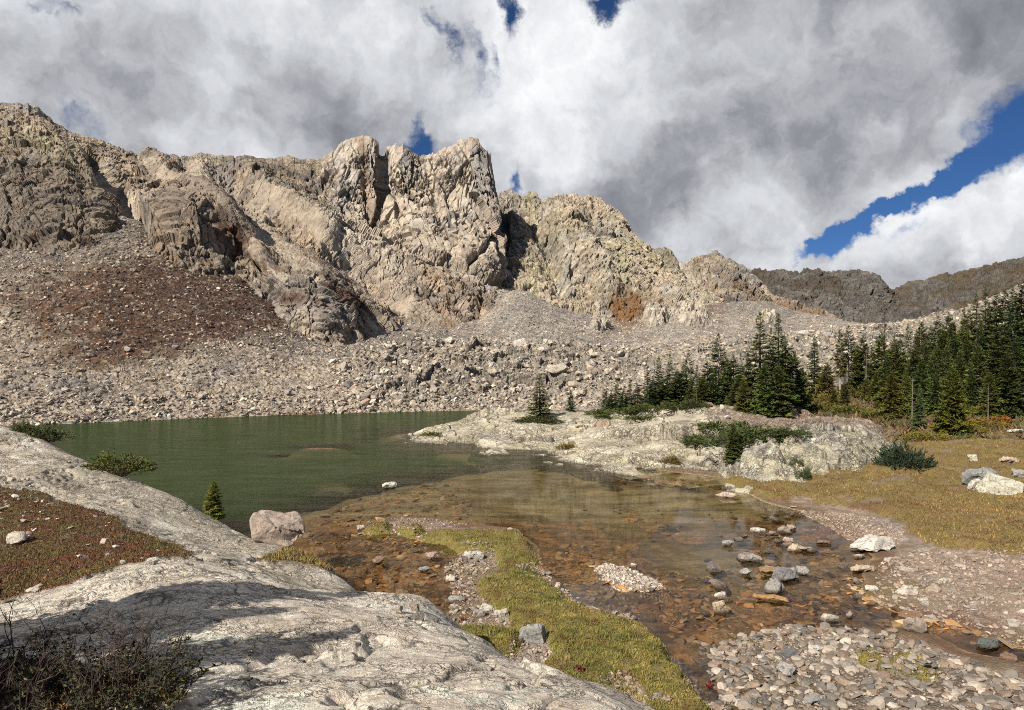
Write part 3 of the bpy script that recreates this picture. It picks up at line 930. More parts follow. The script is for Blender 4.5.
def ground_z(x, y, f=None):
    if f is None: f = fields(x, y)
    s = f['lake'] + 0.25 * f['n1'] * np.clip(y / 20, .3, 1)
    land = 0.015 + 0.10 * (1 - np.exp(-np.maximum(s, 0) / 1.3)) + np.maximum(HILL(x, y), 0) * sstep(0.3, 5, s)
    land = land + 0.03 * f['n1'] + 0.014 * f['n2']
    land += 0.13 * sstep(-0.05, 0.22, f['spit'] + 0.10 * f['n2']) + 0.14 * sstep(0, .5, f['meadow'] + 0.15 * f['n1'])
    land += (fbm(f['p'] / 5, 3, 305) * 0.22 + 0.1 * f['n1']) * sstep(1, 5, f['meadow'])
    mound = worley(f['p'] / .55 + .3 * np.stack([f['n2'], f['n1'], 0 * x], -1), 307, True)
    land += .07 * sstep(.7, .0, mound[0]) * sstep(0.0, .2, f['spit'])
    md2 = worley(f['p'] / 1.5 + .3 * np.stack([f['n1'], f['n2'], 0 * x], -1), 308, True)
    land += (.16 * sstep(.7, 0, md2[0]) + .05 * f['n2']) * sstep(0, .6, f['meadow'])
    w = np.maximum(-s, 0)
    bed = -0.05 - 0.17 * (1 - np.exp(-w / 1.6)) - 0.10 * sstep(2, 8, w)
    bed -= 3.2 * sstep(-1.0, 9.0, f['deep'] + 1.6 * f['n1'])
    bed += 0.05 * f['n1'] + 0.03 * f['n2']
    bed = np.minimum(bed, -0.02)
    for (sx_, sy_), rx, ry, top in ((SHOAL[0], 3.2, 1.8, -0.10), (SHOAL[1], 1.5, 1.2, -0.12)):
        g = np.exp(-(((x - sx_) / rx) ** 2 + ((y - sy_) / ry) ** 2) ** 2)
        bed = lerp(bed, np.maximum(bed, top + 0.06 * f['n1']), g)
    z = np.where(s > 0, land, bed)
    bl = sstep(-0.15, 0.15, s)
    z = lerp(bed, land, bl)
    z = np.maximum(z, lerp(z, 0.07 + .03 * f['n2'], sstep(-0.15, 0.25, f['isle'] + .12 * f['n2'])))
    return z


def slab_shape(pts_list, world_pts=()):
    return TPS([unproj(*p) for p in pts_list] + list(world_pts), 2e-4)


# ---- the pale bedrock the camera stands on: near whaleback, shallow dip with turf, far whaleback above the lake
NEAR_SLAB = slab_shape([
    # near whaleback
    (0, 710, 4.2), (200, 705, 4.3), (400, 705, 4.4), (512, 712, 4.5), (100, 640, 6.2), (200, 640, 6.3), (300, 640, 6.4), (400, 660, 6.0), (470, 680, 5.3), (560, 708, 4.8),
    (0, 611, 8.2), (60, 592, 8.6), (130, 570, 9.0), (190, 564, 9.3), (250, 577, 9.2), (300, 590, 8.9), (345, 600, 9.0), (400, 612, 8.6), (440, 630, 7.8), (470, 645, 7.1), (505, 662, 6.4), (540, 680, 5.8), (575, 694, 5.3), (606, 708, 4.9),
    # it falls to the pool on the right
    (420, 600, 10.3), (345, 612, 11.0), (480, 640, 8.6), (550, 680, 7.2), (620, 702, 6.6), (660, 720, 6.0), (400, 640, 11.5), (520, 690, 9.5),
    # dip filled with turf
    (0, 600, 9.4), (60, 585, 9.9), (130, 566, 10.3), (180, 560, 10.6), (0, 540, 12.2), (80, 540, 12.2), (150, 548, 12.0), (0, 505, 14.2), (60, 512, 14.0), (120, 522, 13.6), (170, 545, 12.9), (230, 562, 12.0), (280, 578, 11.2),
    # far whaleback
    (0, 430, 19.8), (40, 440, 19.9), (85, 462, 19.7), (130, 480, 19.4), (185, 505, 18.8), (225, 527, 18.0), (260, 546, 17.0), (300, 556, 15.9), (330, 572, 14.8), (352, 586, 13.9), (364, 602, 13.0),
    (0, 465, 16.8), (60, 470, 17.0), (120, 492, 16.6), (180, 518, 16.0), (220, 545, 15.0), (270, 560, 14.2), (320, 585, 13.0), (350, 600, 12.2),
    (0, 430, 22.5), (40, 446, 23), (85, 476, 23), (130, 500, 22.6), (185, 530, 21.5), (225, 552, 20.5), (262, 572, 19.2), (300, 586, 17.8), (340, 606, 16.2), (372, 618, 14.6), (382, 625, 13.2),
    (-200, 420, 18), (-200, 480, 14), (-200, 600, 8), (-300, 700, 4.5), (-200, 420, 22), (-400, 430, 15), (0, 450, 27), (90, 520, 27), (200, 580, 26)],
    [(-4, 0.2, 2.8), (0, 0, 2.85), (1.2, 0.5, 2.6), (2.2, 0.5, 1.9), (-8, 2, 2.7), (0, 2, 2.75), (-3, 2, 2.75), (.6, 3, 2.45), (1.6, 3, 1.7), (2.2, 4.5, .3), (3, 6, -.3), (3.5, 2, .5), (4, 10, -.6), (2, 12, -.8), (0, 16, -.9), (-3, 20, -1),
     (-14, 5, 2.6), (-20, 12, 2.6), (-25, 27, 1.5), (3, 25, -1.2), (-12, 0.3, 2.8)])


def slab_noise(x, y):
    p = np.stack([x, y, 0 * x], -1)
    a = math.radians(35)
    u = x * math.cos(a) + y * math.sin(a)
    v = -x * math.sin(a) + y * math.cos(a)
    fol = np.stack([u * 0.35, v, 0 * x], -1)
    k = np.clip(y / 10, .5, 1.6)
    h = fbm(p / 2.3, 4, 401) * 0.10
    h += fbm(fol / 0.7, 3, 403, .5) * 0.035
    wq = np.stack([fbm(p / .6, 3, 405), fbm(p / .6, 3, 406), 0 * x], -1)
    wv = worley(np.stack([u * .7, v, 0 * x], -1) / 0.95 + 0.45 * wq, 407, True, True)
    h += wv[3] * 0.045 * sstep(0, .15, wv[1] - wv[0]) - 0.02 * (1 - sstep(0, .16, wv[1] - wv[0])) * (wv[2] > .45)
    wf = worley(np.stack([u * .8, v, 0 * x], -1) / 0.3 + .6 * wq, 409, True, True)
    h += wf[3] * 0.022 * sstep(0, .2, wf[1] - wf[0])
    h += fbm(p / 0.25, 3, 411, .55) * 0.014
    big = worley(np.stack([u * .5, v, 0 * x], -1) / 2.4 + .5 * np.stack([fbm(p, 4, 415), fbm(p, 4, 416), 0 * x], -1), 413, True, True)
    h += big[3] * 0.11 * sstep(0, .12, big[1] - big[0]) - 0.045 * (1 - sstep(0, .09, big[1] - big[0]))
    return h, wv, wf, big


TURF = [unproj(*p)[:2] for p in [(-150, 600, 9.4), (0, 606, 9.0), (55, 592, 9.4), (110, 577, 9.8), (160, 563, 10.6), (200, 560, 11.0), (185, 552, 12.0), (165, 540, 12.9), (130, 524, 13.6), (105, 512, 14.4), (60, 506, 14.6), (35, 496, 15.2), (0, 492, 15.4), (-150, 490, 15)]]
TURF2 = [unproj(*p)[:2] for p in [(262, 560, 14.3), (283, 550, 15.0), (305, 549, 15.2), (328, 556, 15.0), (342, 570, 14.2), (335, 577, 13.6), (312, 568, 13.6), (285, 562, 14.0)]]
TURF3 = [unproj(*p)[:2] for p in [(-60, 640, 6.2), (20, 668, 5.2), (70, 672, 5.2), (120, 680, 5.0), (170, 690, 4.7), (160, 730, 4.0), (-60, 740, 4.0)]]


def slab_z(x, y, detail=True):
    z = np.minimum(NEAR_SLAB(x, y), 3.3)
    t = np.maximum(np.maximum(poly_sd(x, y, TURF), poly_sd(x, y, TURF2)), poly_sd(x, y, TURF3))
    p = np.stack([x, y, 0 * x], -1)
    tn = t + 0.75 * fbm(p / 0.9, 5, 421, .6)
    tm = sstep(-0.05, 0.15, tn)
    if not detail: return z + tm * .05
    h, wv, wf, big = slab_noise(x, y)
    z = z + h * (1 - .85 * tm) + tm * (0.07 + fbm(p / .35, 4, 423) * .06)
    return z, tm, wv, wf, big, p


def fan_grid(u0, u1, nc, d0, d1, nr, apex=3.0):
    u = np.linspace(u0, u1, nc)
    d = np.exp(np.linspace(math.log(d0 + apex), math.log(d1 + apex), nr)) - apex
    U, Dg = np.meshgrid(u, d)
    return (U * (Dg + apex)).ravel(), Dg.ravel(), nr, nc


# --- slab mesh
x, y, nr, nc = fan_grid(-0.92, 0.17, 1150, 0.2, 27, 760)
z, tm, wv, wf, big, p = slab_z(x, y)
z = np.maximum(z, -2.5)
C = np.tile(np.asarray((0.72, 0.64, 0.53), dtype=np.float32), (len(x), 1))
a = math.radians(35)
fol = np.stack([(x * math.cos(a) + y * math.sin(a)) * .35, -x * math.sin(a) + y * math.cos(a), 0 * x], -1)
n1 = fbm(p / 1.3, 5, 431, .6)
n2 = fbm(fol / .25, 5, 433, .6)
n3 = fbm(p / .06, 3, 435, .6)
far = sstep(10.5, 12.5, y - 0.35 * x - 1.0 + n1)
C = cmix(C, (0.52, 0.44, 0.355), .8 * sstep(-.15, .4, n1 + .5 * n2))
C = cmix(C, (0.52, 0.405, 0.32), .5 * sstep(.1, .4, fbm(p / .8, 4, 437)))
C = cmix(C, (0.60, 0.55, 0.48), .6 * sstep(.15, .45, n2 - n1 * .5))
C = cmix(C, (0.40, 0.345, 0.26), .75 * far)
C = cmix(C, (0.66, 0.60, 0.51), .85 * far * sstep(.08, .22, fbm(p / 1.6, 5, 441, .6)))
C = cmix(C, (0.22, 0.19, 0.145), .7 * far * sstep(.1, .35, fbm(p / 2.2, 5, 442, .6)))
C = cmix(C, (0.20, 0.19, 0.13), .5 * far * sstep(.05, .4, fbm(p / .9, 5, 443)))
lichen = sstep(0.18, .34, fbm(fol / .13, 4, 445, .65) + .15 * n1)
C = cmix(C, (0.16, 0.135, 0.11), .35 * lichen)
C = cmix(C, (0.10, 0.085, 0.07), .5 * sstep(.34, .46, n3 + .25 * n2))
C = cmix(C, (0.30, 0.30, 0.06), .8 * sstep(.42, .5, fbm(p / .22, 3, 447)))
C *= 1.16 * (1 + (wv[2] - .5) * .22 + (wf[2] - .5) * .16)[:, None]
C = cmix(C, (.07, .06, .05), .75 * (1 - sstep(0.0, .05, wv[1] - wv[0])) * (wv[2] > .45))
C = cmix(C, (.055, .048, .04), .8 * (1 - sstep(0.0, .022, big[1] - big[0])))
tn = fbm(p / .5, 5, 451, .6)
T_ = np.tile(np.asarray((0.115, 0.068, 0.030), dtype=np.float32), (len(x), 1))
T_ = cmix(T_, (0.12, 0.095, 0.028), sstep(-.1, .35, tn))
T_ = cmix(T_, (0.15, 0.045, 0.025), .8 * sstep(.05, .4, -tn + .3 * fbm(p / 1.6, 3, 453)))
T_ = cmix(T_, (0.30, 0.27, 0.23), .8 * sstep(.24, .34, fbm(p / .4, 5, 455, .6)))
C = C + (T_ - C) * tm[:, None]
wet = sstep(.12, -.02, z)
C = cmix(C, (.03, .024, .018), .75 * wet)
def cracked_rock(name, K, ang, palec=(0.80, 0.73, 0.62), darkc=(0.075, 0.062, 0.05), palek=.6, dk=.86, bk=1.0):
    """bare rock with a joint net, mineral grain and dark lichen; K stretches every pattern"""
    m, t, b_, o_ = new_mat(name)
    at = t.node('ShaderNodeAttribute', attribute_name='Col')
    tf = t.node('ShaderNodeAttribute', attribute_name='turf')
    P_ = t.scale(t.node('ShaderNodeNewGeometry').outputs['Position'], 1.0 / K)
    rockf = t.math('SUBTRACT', 1.0, tf.outputs['Fac'])
    mpn = t.node('ShaderNodeMapping')
    mpn.inputs['Rotation'].default_value = (0, 0, math.radians(ang))
    mpn.inputs['Scale'].default_value = (0.7, 1.0, 1.0)
    wpn = t.noise(P_, 2.2, 5.0, 0.6, out='Color')
    t.put(mpn.inputs[0], t.vmath('ADD', P_, t.scale(t.vmath('SUBTRACT', wpn, (.5, .5, .5)), 0.9)))
    F_ = mpn.outputs[0]
    c = at.outputs['Color']
    f = t.math('MULTIPLY', t.ramp(t.noise(P_, 7.0, 6.0, .65), .28, .72, .78, 1.22, False), t.ramp(t.noise(P_, 42.0, 5.0, .7), .28, .72, .66, 1.34, False))
    c = t.mix(1.0, c, f, 'MULTIPLY')
    e1 = t.voronoi(F_, 2.6, 'DISTANCE_TO_EDGE')
    e2 = t.voronoi(F_, 8.5, 'DISTANCE_TO_EDGE')
    patch = t.ramp(t.noise(P_, 1.1, 4.0, .6), .38, .56)
    l1 = t.math('MULTIPLY', t.ramp(e1, .0, .065, 1, 0), t.ramp(t.noise(P_, 1.7, 3.0), .42, .58))
    l2 = t.math('MULTIPLY', t.ramp(e2, .0, .10, .9, 0), patch)
    grain = t.ramp(t.noise(F_, 30.0, 6.0, .72), .60, .66, 0, .9)
    spk = t.ramp(t.noise(P_, 95.0, 3.0, .7), .62, .68, 0, .8)
    k = t.math('MULTIPLY', t.math('MAXIMUM', t.math('MAXIMUM', l1, l2), t.math('MAXIMUM', t.math('MULTIPLY', grain, t.ramp(t.noise(P_, 2.0, 4.0), .35, .6, .25, 1)), spk)), rockf)
    pale_ = t.math('MULTIPLY', t.ramp(t.noise(F_, 14.0, 5.0, .7), .52, .66, 0, palek), rockf)
    c = t.mix(pale_, c, tuple(palec) + (1,))
    c = t.mix(t.math('MULTIPLY', k, dk), c, tuple(darkc) + (1,))
    t.put(b_.inputs['Base Color'], c)
    b_.inputs['Roughness'].default_value = .9
    hgt = t.math('ADD', t.math('MULTIPLY', t.noise(F_, 13.0, 6.0, .7), 0.085 * K * bk), t.math('MULTIPLY', t.noise(P_, 60.0, 4.0, .7), .018 * K * bk))
    hgt = t.math('SUBTRACT', hgt, t.math('MULTIPLY', t.math('MAXIMUM', l1, l2), .03 * K * bk))
    bump(t, b_, hgt, 1.0, 1.0)
    return m


mat_slab = cracked_rock('pale_granite', 1.0, -35)
oS = build_mesh('granite_slab', np.stack([x, y, z], -1), grid_faces(nr, nc), mat_slab, col=np.clip(C, .01, .84), smooth=True, attrs={'turf': tm})
tag(oS, kind='structure')
SLAB_V, SLAB_TM = np.stack([x, y, z], -1), tm

# --- peninsula of rock reaching into the lake
PEN = slab_shape([
    (398, 439, 51.5), (405, 437, 52), (420, 443, 47.5), (470, 447, 44.5), (545, 452, 41.5), (560, 462, 36.6), (600, 468, 34), (640, 472, 32.7), (700, 473, 32.3), (745, 479, 30.4), (790, 486, 29),
    (385, 446, 50), (420, 450, 45), (470, 454, 42), (545, 460, 39), (565, 472, 34.3), (640, 484, 30.6), (700, 486, 30), (745, 492, 28.4), (395, 444, 56),
    (430, 428, 54), (470, 418, 56), (500, 410, 57), (522, 408, 58), (545, 411, 57), (575, 415, 55), (600, 420, 51), (640, 418, 48), (680, 412, 47), (705, 406, 46.5), (720, 406, 46), (745, 412, 45), (780, 416, 44), (830, 418, 45),
    (470, 432, 50), (520, 430, 48.5), (560, 436, 45), (600, 440, 41), (600, 462, 35.0), (640, 440, 38.5), (640, 464, 33.6), (700, 440, 37), (700, 464, 33.2), (740, 440, 36.5), (745, 466, 31.3), (540, 446, 42.7), (470, 443, 45.2), (790, 440, 36), (860, 436, 37), (860, 470, 30),
    (430, 432, 64), (500, 418, 66), (560, 420, 66), (620, 422, 62), (700, 412, 58), (780, 412, 56), (860, 412, 56), (400, 440, 62), (560, 425, 76), (700, 415, 74)])


def pen_z(x, y, detail=True):
    z = PEN(x, y)
    p = np.stack([x, y, 0 * x], -1)
    a = math.radians(-50)
    u = x * math.cos(a) + y * math.sin(a); v = -x * math.sin(a) + y * math.cos(a)
    fol = np.stack([u * .35, v, z], -1)
    w1 = worley(fol / 1.7 + .25 * np.stack([fbm(p / 1.5, 3, 461), fbm(p / 1.5, 3, 462), 0 * x], -1), 463, False, True)
    w2 = worley(fol / .6, 465, False, True)
    w3 = worley(np.stack([u * .5, v, z], -1) / 3.6 + .2 * np.stack([fbm(p / 2, 3, 464), fbm(p / 2, 3, 466), 0 * x], -1), 468, False, True)
    h = fbm(p / 5, 4, 467) * .25 + w3[3] * .5 - .28 * (1 - sstep(0, .06, w3[1] - w3[0])) + w1[3] * .22 + (w1[2] - .5) * .12 - .15 * (1 - sstep(0, .07, w1[1] - w1[0])) + w2[3] * .08 + fbm(fol / .5, 4, 469, .6) * .05
    z = z + h - 4 * sstep(.40, .5, x / (y + 3)) - 2 * sstep(68, 74, y)
    return z, w1, w2, p, fol


x, y, nr, nc = fan_grid(-0.19, 0.52, 900, 27, 74, 330)
z, w1, w2, p, fol = pen_z(x, y)
C = np.tile(np.asarray((0.39, 0.345, 0.265), dtype=np.float32), (len(x), 1))
n1 = fbm(p / 3.2, 5, 471, .6)
n2 = fbm(fol / .8, 5, 473, .6)
C = cmix(C, (0.33, 0.31, 0.16), .6 * sstep(-.1, .35, fbm(p / 2.2, 4, 475)))
C = cmix(C, (0.26, 0.225, 0.165), .7 * sstep(-.15, .3, n1 + .4 * n2))
C = cmix(C, (0.50, 0.45, 0.35), .75 * sstep(.1, .4, n2 - .4 * n1))
C = cmix(C, (0.085, 0.075, 0.06), .6 * sstep(.2, .42, fbm(fol / .45, 4, 477, .6)))
C = cmix(C, (0.17, 0.10, 0.055), .7 * sstep(.2, .42, fbm(p / 2.6, 4, 479)) * sstep(.5, .9, z))
C *= (1 + (w1[2] - .5) * .3 + (w2[2] - .5) * .2)[:, None]
C = cmix(C, (.06, .05, .04), .8 * (1 - sstep(0.0, .07, w1[1] - w1[0])) * (w1[2] > .3))
flat = sstep(12, 15, x) * sstep(36, 38, y)
C = cmix(C, (0.20, 0.135, 0.10), .85 * np.clip(flat, 0, 1))
C = cmix(C, (.035, .028, .02), .85 * sstep(.10, .0, z))
mat_pen = cracked_rock('lichened_granite', 3.2, 50, (0.56, 0.515, 0.41), (.05, .042, .032), .65, .8, .35)
oP = build_mesh('granite_peninsula', np.stack([x, y, np.maximum(z, -1.5)], -1), grid_faces(nr, nc), mat_pen, col=np.clip(C, .01, .8), smooth=False)
tag(oP, kind='structure')

# --- low lichened outcrop between the meadow and the pond head
OUT = slab_shape([(735, 476, 30.2), (760, 478, 29), (800, 479, 28.9), (840, 480, 28.6), (875, 474, 29.5), (893, 458, 33),
                  (735, 462, 30.8), (760, 455, 30.2), (800, 452, 30.1), (840, 450, 30.0), (872, 452, 31), (880, 446, 34),
                  (740, 445, 33), (770, 440, 33), (800, 435, 33), (850, 434, 33.5), (880, 438, 35.5), (800, 424, 38), (850, 424, 38),
                  (735, 485, 28.5), (760, 490, 27.3), (800, 492, 27.2), (840, 492, 27), (880, 486, 28), (905, 466, 32.5), (900, 448, 37), (725, 455, 34), (725, 440, 39), (880, 430, 41), (800, 424, 45), (850, 424, 45), (740, 430, 45)])


def out_z(x, y):
    z = OUT(x, y)
    p = np.stack([x, y, z], -1)
    w1 = worley(p / np.array([2.4, 2.0, 1.5]) + .2 * np.stack([fbm(p, 3, 481), fbm(p, 3, 482), 0 * x], -1), 483, False, True)
    w2 = worley(p / .55, 485, False, True)
    h = w1[3] * .55 + (w1[2] - .5) * .30 - .28 * (1 - sstep(0, .09, w1[1] - w1[0])) + w2[3] * .18 + fbm(p / .5, 4, 487, .6) * .10
    uu = x / (y + 3)
    z = z + h - 3 * sstep(.525, .56, uu) - 2 * sstep(.285, .26, uu) - 2 * sstep(42, 46, y)
    return z, w1, w2, p


x, y, nr, nc = fan_grid(0.25, 0.56, 520, 26, 46, 240)
z, w1, w2, p = out_z(x, y)
C = np.tile(np.asarray((0.41, 0.37, 0.255), dtype=np.float32), (len(x), 1))
C = cmix(C, (0.23, 0.215, 0.19), .85 * sstep(-.2, .35, fbm(p / 1.5, 5, 491, .6) + (w1[2] - .5) * .7))
C = cmix(C, (0.52, 0.475, 0.36), .8 * sstep(.1, .35, fbm(p / .8, 4, 493)))
C = cmix(C, (0.07, 0.062, 0.055), .75 * sstep(.14, .36, fbm(p / np.array([.5, .5, 1.2]), 4, 495, .6)))
C = cmix(C, (0.20, 0.13, 0.095), .8 * sstep(34.0, 37, y + fbm(p / 1.2, 3, 497)))
C *= (1 + (w1[2] - .5) * .3 + (w2[2] - .5) * .25)[:, None]
C = cmix(C, (.05, .042, .035), .8 * (1 - sstep(0.0, .05, w1[1] - w1[0])))
mat_out = cracked_rock('crusted_granite', 2.6, 20, (0.58, 0.54, 0.41), (.05, .044, .036), .65, .85, .5)
oO = build_mesh('granite_outcrop', np.stack([x, y, np.maximum(z, -1)], -1), grid_faces(nr, nc), mat_out, col=np.clip(C, .01, .8), smooth=False)
tag(oO, kind='structure')

# --- one ground sheet: gravel, meadow, lake bed, running on under the hills to the horizon
def ground_colour(x, y, z, f):
    p = f['p']
    n1, n2 = f['n1'], f['n2']
    n3 = fbm(p / .16, 3, 311, .6)
    pb1 = worley(p / .16, 313, True, True)
    pb2 = worley(p / .42 + .2 * np.stack([n2, n1, 0 * x], -1), 315, True, True)
    C = np.tile(np.asarray((0.27, 0.195, 0.145), dtype=np.float32), (len(x), 1))
    C = cmix(C, (0.21, 0.175, 0.145), .8 * sstep(-.2, .35, n1))
    C = cmix(C, (0.40, 0.35, 0.30), .6 * sstep(.1, .4, n2))
    C *= (1 + (pb1[2] - .5) * .6)[:, None]
    # shallow bed: brown flagstones and orange silt
    B = np.tile(np.asarray((0.24, 0.135, 0.06), dtype=np.float32), (len(x), 1))
    B = cmix(B, (0.33, 0.23, 0.12), .8 * sstep(-.1, .4, n1))
    B = cmix(B, (0.33, 0.15, 0.048), .75 * sstep(.05, .4, fbm(p / 2.4, 4, 317)))
    B = cmix(B, (0.10, 0.055, 0.024), .8 * sstep(.0, .45, fbm(p / 1.1, 4, 319)))
    B *= (1 + (pb2[2] - .5) * .85 + (pb1[2] - .5) * .4)[:, None]
    B = cmix(B, (.03, .018, .008), .75 * (1 - sstep(0, .12, pb2[1] - pb2[0])))
    silt = sstep(20, 24, y + 4 * n1) + 1.0 * np.exp(-(((x - on_z(735, 560)[0]) / 2.2) ** 2 + ((y - on_z(735, 560)[1]) / 2.2) ** 2))
    B = cmix(B, (0.33, 0.275, 0.155), np.clip(.92 * silt, 0, .92))
    B = cmix(B, (0.045, 0.055, 0.022), .95 * sstep(-1.0, 3.5, f['deep'] + n1))
    for (sx_, sy_), rx, ry in ((SHOAL[0], 3.1, 1.7), (SHOAL[1], 1.4, 1.1)):
        B = cmix(B, (0.42, 0.26, 0.15), .9 * np.exp(-(((x - sx_) / rx) ** 2 + ((y - sy_) / ry) ** 2) ** 2))
    B = B * 1.4
    C = C + (B - C) * sstep(.045, -.02, z + .02 * n2)[:, None]
    # bank sand
    C = cmix(C, (0.30, 0.235, 0.165), .55 * sstep(0, .5, f['bank'] + .3 * n1) * sstep(-.15, .3, n1 + .1))
    C = cmix(C, (0.11, 0.085, 0.06), .8 * sstep(0, .4, poly_sd(x, y, LOWBANK) + .3 * n1))
    # algae rim
    C = cmix(C, (0.10, 0.048, 0.02), .7 * sstep(.08, .03, z) * sstep(.0, .03, z))
    # meadow, spit
    G = np.tile(np.asarray((0.17, 0.118, 0.045), dtype=np.float32), (len(x), 1))
    gn = fbm(p / .7, 5, 321, .6)
    G = cmix(G, (0.165, 0.13, 0.036), .8 * sstep(-.1, .3, gn))
    G = cmix(G, (0.13, 0.068, 0.035), .85 * sstep(.05, .4, fbm(p / 2.4, 5, 323, .6)))
    G = cmix(G, (0.25, 0.18, 0.075), .6 * sstep(.15, .4, fbm(p / 1.1, 4, 325)))
    up = sstep(36, 48, y)
    G = cmix(G, (0.105, 0.07, 0.045), .8 * up)
    G = cmix(G, (0.15, 0.10, 0.045), .5 * up * sstep(0, .4, gn))
    G = cmix(G, (0.19, 0.135, 0.10), .85 * sstep(.16, .34, fbm(p / 1.8, 5, 327, .6)))
    C = C + (G - C) * sstep(-.05, .15, np.maximum(f['meadow'], np.where(y > 34, 1.0, -1.0) * sstep(1, 3, f['lake'])) + .25 * n1 + .1 * n2)[:, None]
    S = np.tile(np.asarray((0.165, 0.135, 0.035), dtype=np.float32), (len(x), 1))
    S = cmix(S, (0.20, 0.15, 0.055), .8 * sstep(-.1, .35, gn))
    S = cmix(S, (0.11, 0.105, 0.03), .7 * sstep(.1, .4, -gn))
    C = C + (S - C) * sstep(-.03, .05, f['spit'] + .10 * n2 + .06 * n3)[:, None]
    C *= (1 + .25 * n3)[:, None]
    return np.clip(C, .008, .8)


mat_ground = attr_mat('gravel_and_turf', [9.0, 40.0], 0.22, [('n', 12.0, 0.06), ('v', 28.0, -0.03)], 0.95)
x1, y1, nr, nc = fan_grid(-0.95, 1.15, 1150, 1.0, 118, 620)
f = fields(x1, y1)
z1 = ground_z(x1, y1, f)
C1 = ground_colour(x1, y1, z1, f)
# outer rows: run on to the horizon beneath the mountains
V1 = np.stack([x1, y1, z1], -1).reshape(nr, nc, 3)
ext = []
for dd, zz in ((150, -4), (260, -8), (600, -10), (1500, -12), (3200, -20)):
    u = V1[-1, :, 0] / (V1[-1, :, 1] + 3)
    ext.append(np.stack([u * (dd + 3), np.full(nc, dd), np.full(nc, zz)], -1))
V1 = np.concatenate([V1, np.stack(ext, 0)], 0)
C1 = np.concatenate([C1, np.tile(np.array([[0.09, 0.08, 0.06]]), (5 * nc, 1))], 0)
oG = build_mesh('ground', V1.reshape(-1, 3), grid_faces(nr + 5, nc), mat_ground, col=C1, smooth=False)
tag(oG, kind='structure')
GROUND_V = np.stack([x1, y1, z1], -1)
GROUND_F = f

# --- water: one flat sheet, clear and brown over the shallows, murky green where the bed drops away
x, y, nr, nc = fan_grid(-1.15, 0.95, 420, 3.0, 110, 420)
zb = ground_z(x, y)
m, t, b, o = new_mat('lake_water')
t.n.remove(b)
geo = t.node('ShaderNodeNewGeometry')
Pn = geo.outputs['Position']
at = t.node('ShaderNodeAttribute', attribute_name='murk')
at2 = t.node('ShaderNodeAttribute', attribute_name='ripple')
mp = t.node('ShaderNodeMapping')
mp.inputs['Scale'].default_value = (1.0, 1.6, 1.0)
t.put(mp.inputs[0], Pn)
hh = t.math('ADD', t.noise(mp.outputs[0], 2.2, 6.0, 0.65, 0.4), t.math('MULTIPLY', t.noise(mp.outputs[0], 9.0, 3.0, 0.6), 0.3))
bn = t.node('ShaderNodeBump')
t.put(bn.inputs['Height'], t.math('MULTIPLY', hh, at2.outputs['Fac']))
bn.inputs['Strength'].default_value = 1.0
bn.inputs['Distance'].default_value = 1.0
fr = t.node('ShaderNodeFresnel')
fr.inputs['IOR'].default_value = 1.333
t.l.new(bn.outputs[0], fr.inputs['Normal'])
tr = t.node('ShaderNodeBsdfTransparent')
tr.inputs[0].default_value = (0.95, 0.90, 0.80, 1)
df = t.node('ShaderNodeBsdfDiffuse')
t.put(df.inputs[0], t.mix(t.noise(Pn, 0.08, 3.0), (0.013, 0.034, 0.005, 1), (0.024, 0.040, 0.008, 1)))
ms = t.node('ShaderNodeMixShader')
t.put(ms.inputs[0], at.outputs['Fac'])
t.l.new(tr.outputs[0], ms.inputs[1]); t.l.new(df.outputs[0], ms.inputs[2])
gl = t.node('ShaderNodeBsdfGlossy')
t.put(gl.inputs['Roughness'], t.ramp(at2.outputs['Fac'], 0.0, 0.04, 0.02, 0.09))
t.l.new(bn.outputs[0], gl.inputs['Normal'])
mw = t.node('ShaderNodeMapping')
mw.inputs['Scale'].default_value = (.35, 1.1, 1)
t.put(mw.inputs[0], Pn)
windf = t.ramp(t.noise(mw.outputs[0], 1.0, 8.0, .75, .5), .3, .7, .35, 1.45, False)
ms2 = t.node('ShaderNodeMixShader')
t.put(ms2.inputs[0], t.math('MULTIPLY', t.math('MULTIPLY', fr.outputs[0], windf), t.ramp(at2.outputs['Fac'], 0.0, 0.04, 0.70, 0.52)))
t.l.new(ms.outputs[0], ms2.inputs[1]); t.l.new(gl.outputs[0], ms2.inputs[2])
t.l.new(ms2.outputs[0], o.inputs[0])
murk = 1 - np.exp(-np.maximum(-zb - 0.12, 0) * 1.05)
dp = poly_sd(x, y, DEEP)
rip = 0.0006 + 0.05 * sstep(-6, 8, dp)
oW = build_mesh('lake_water', np.stack([x, y, 0 * x], -1), grid_faces(nr, nc), m, smooth=True, attrs={'murk': murk * .97, 'ripple': rip})
tag(oW, kind='structure')

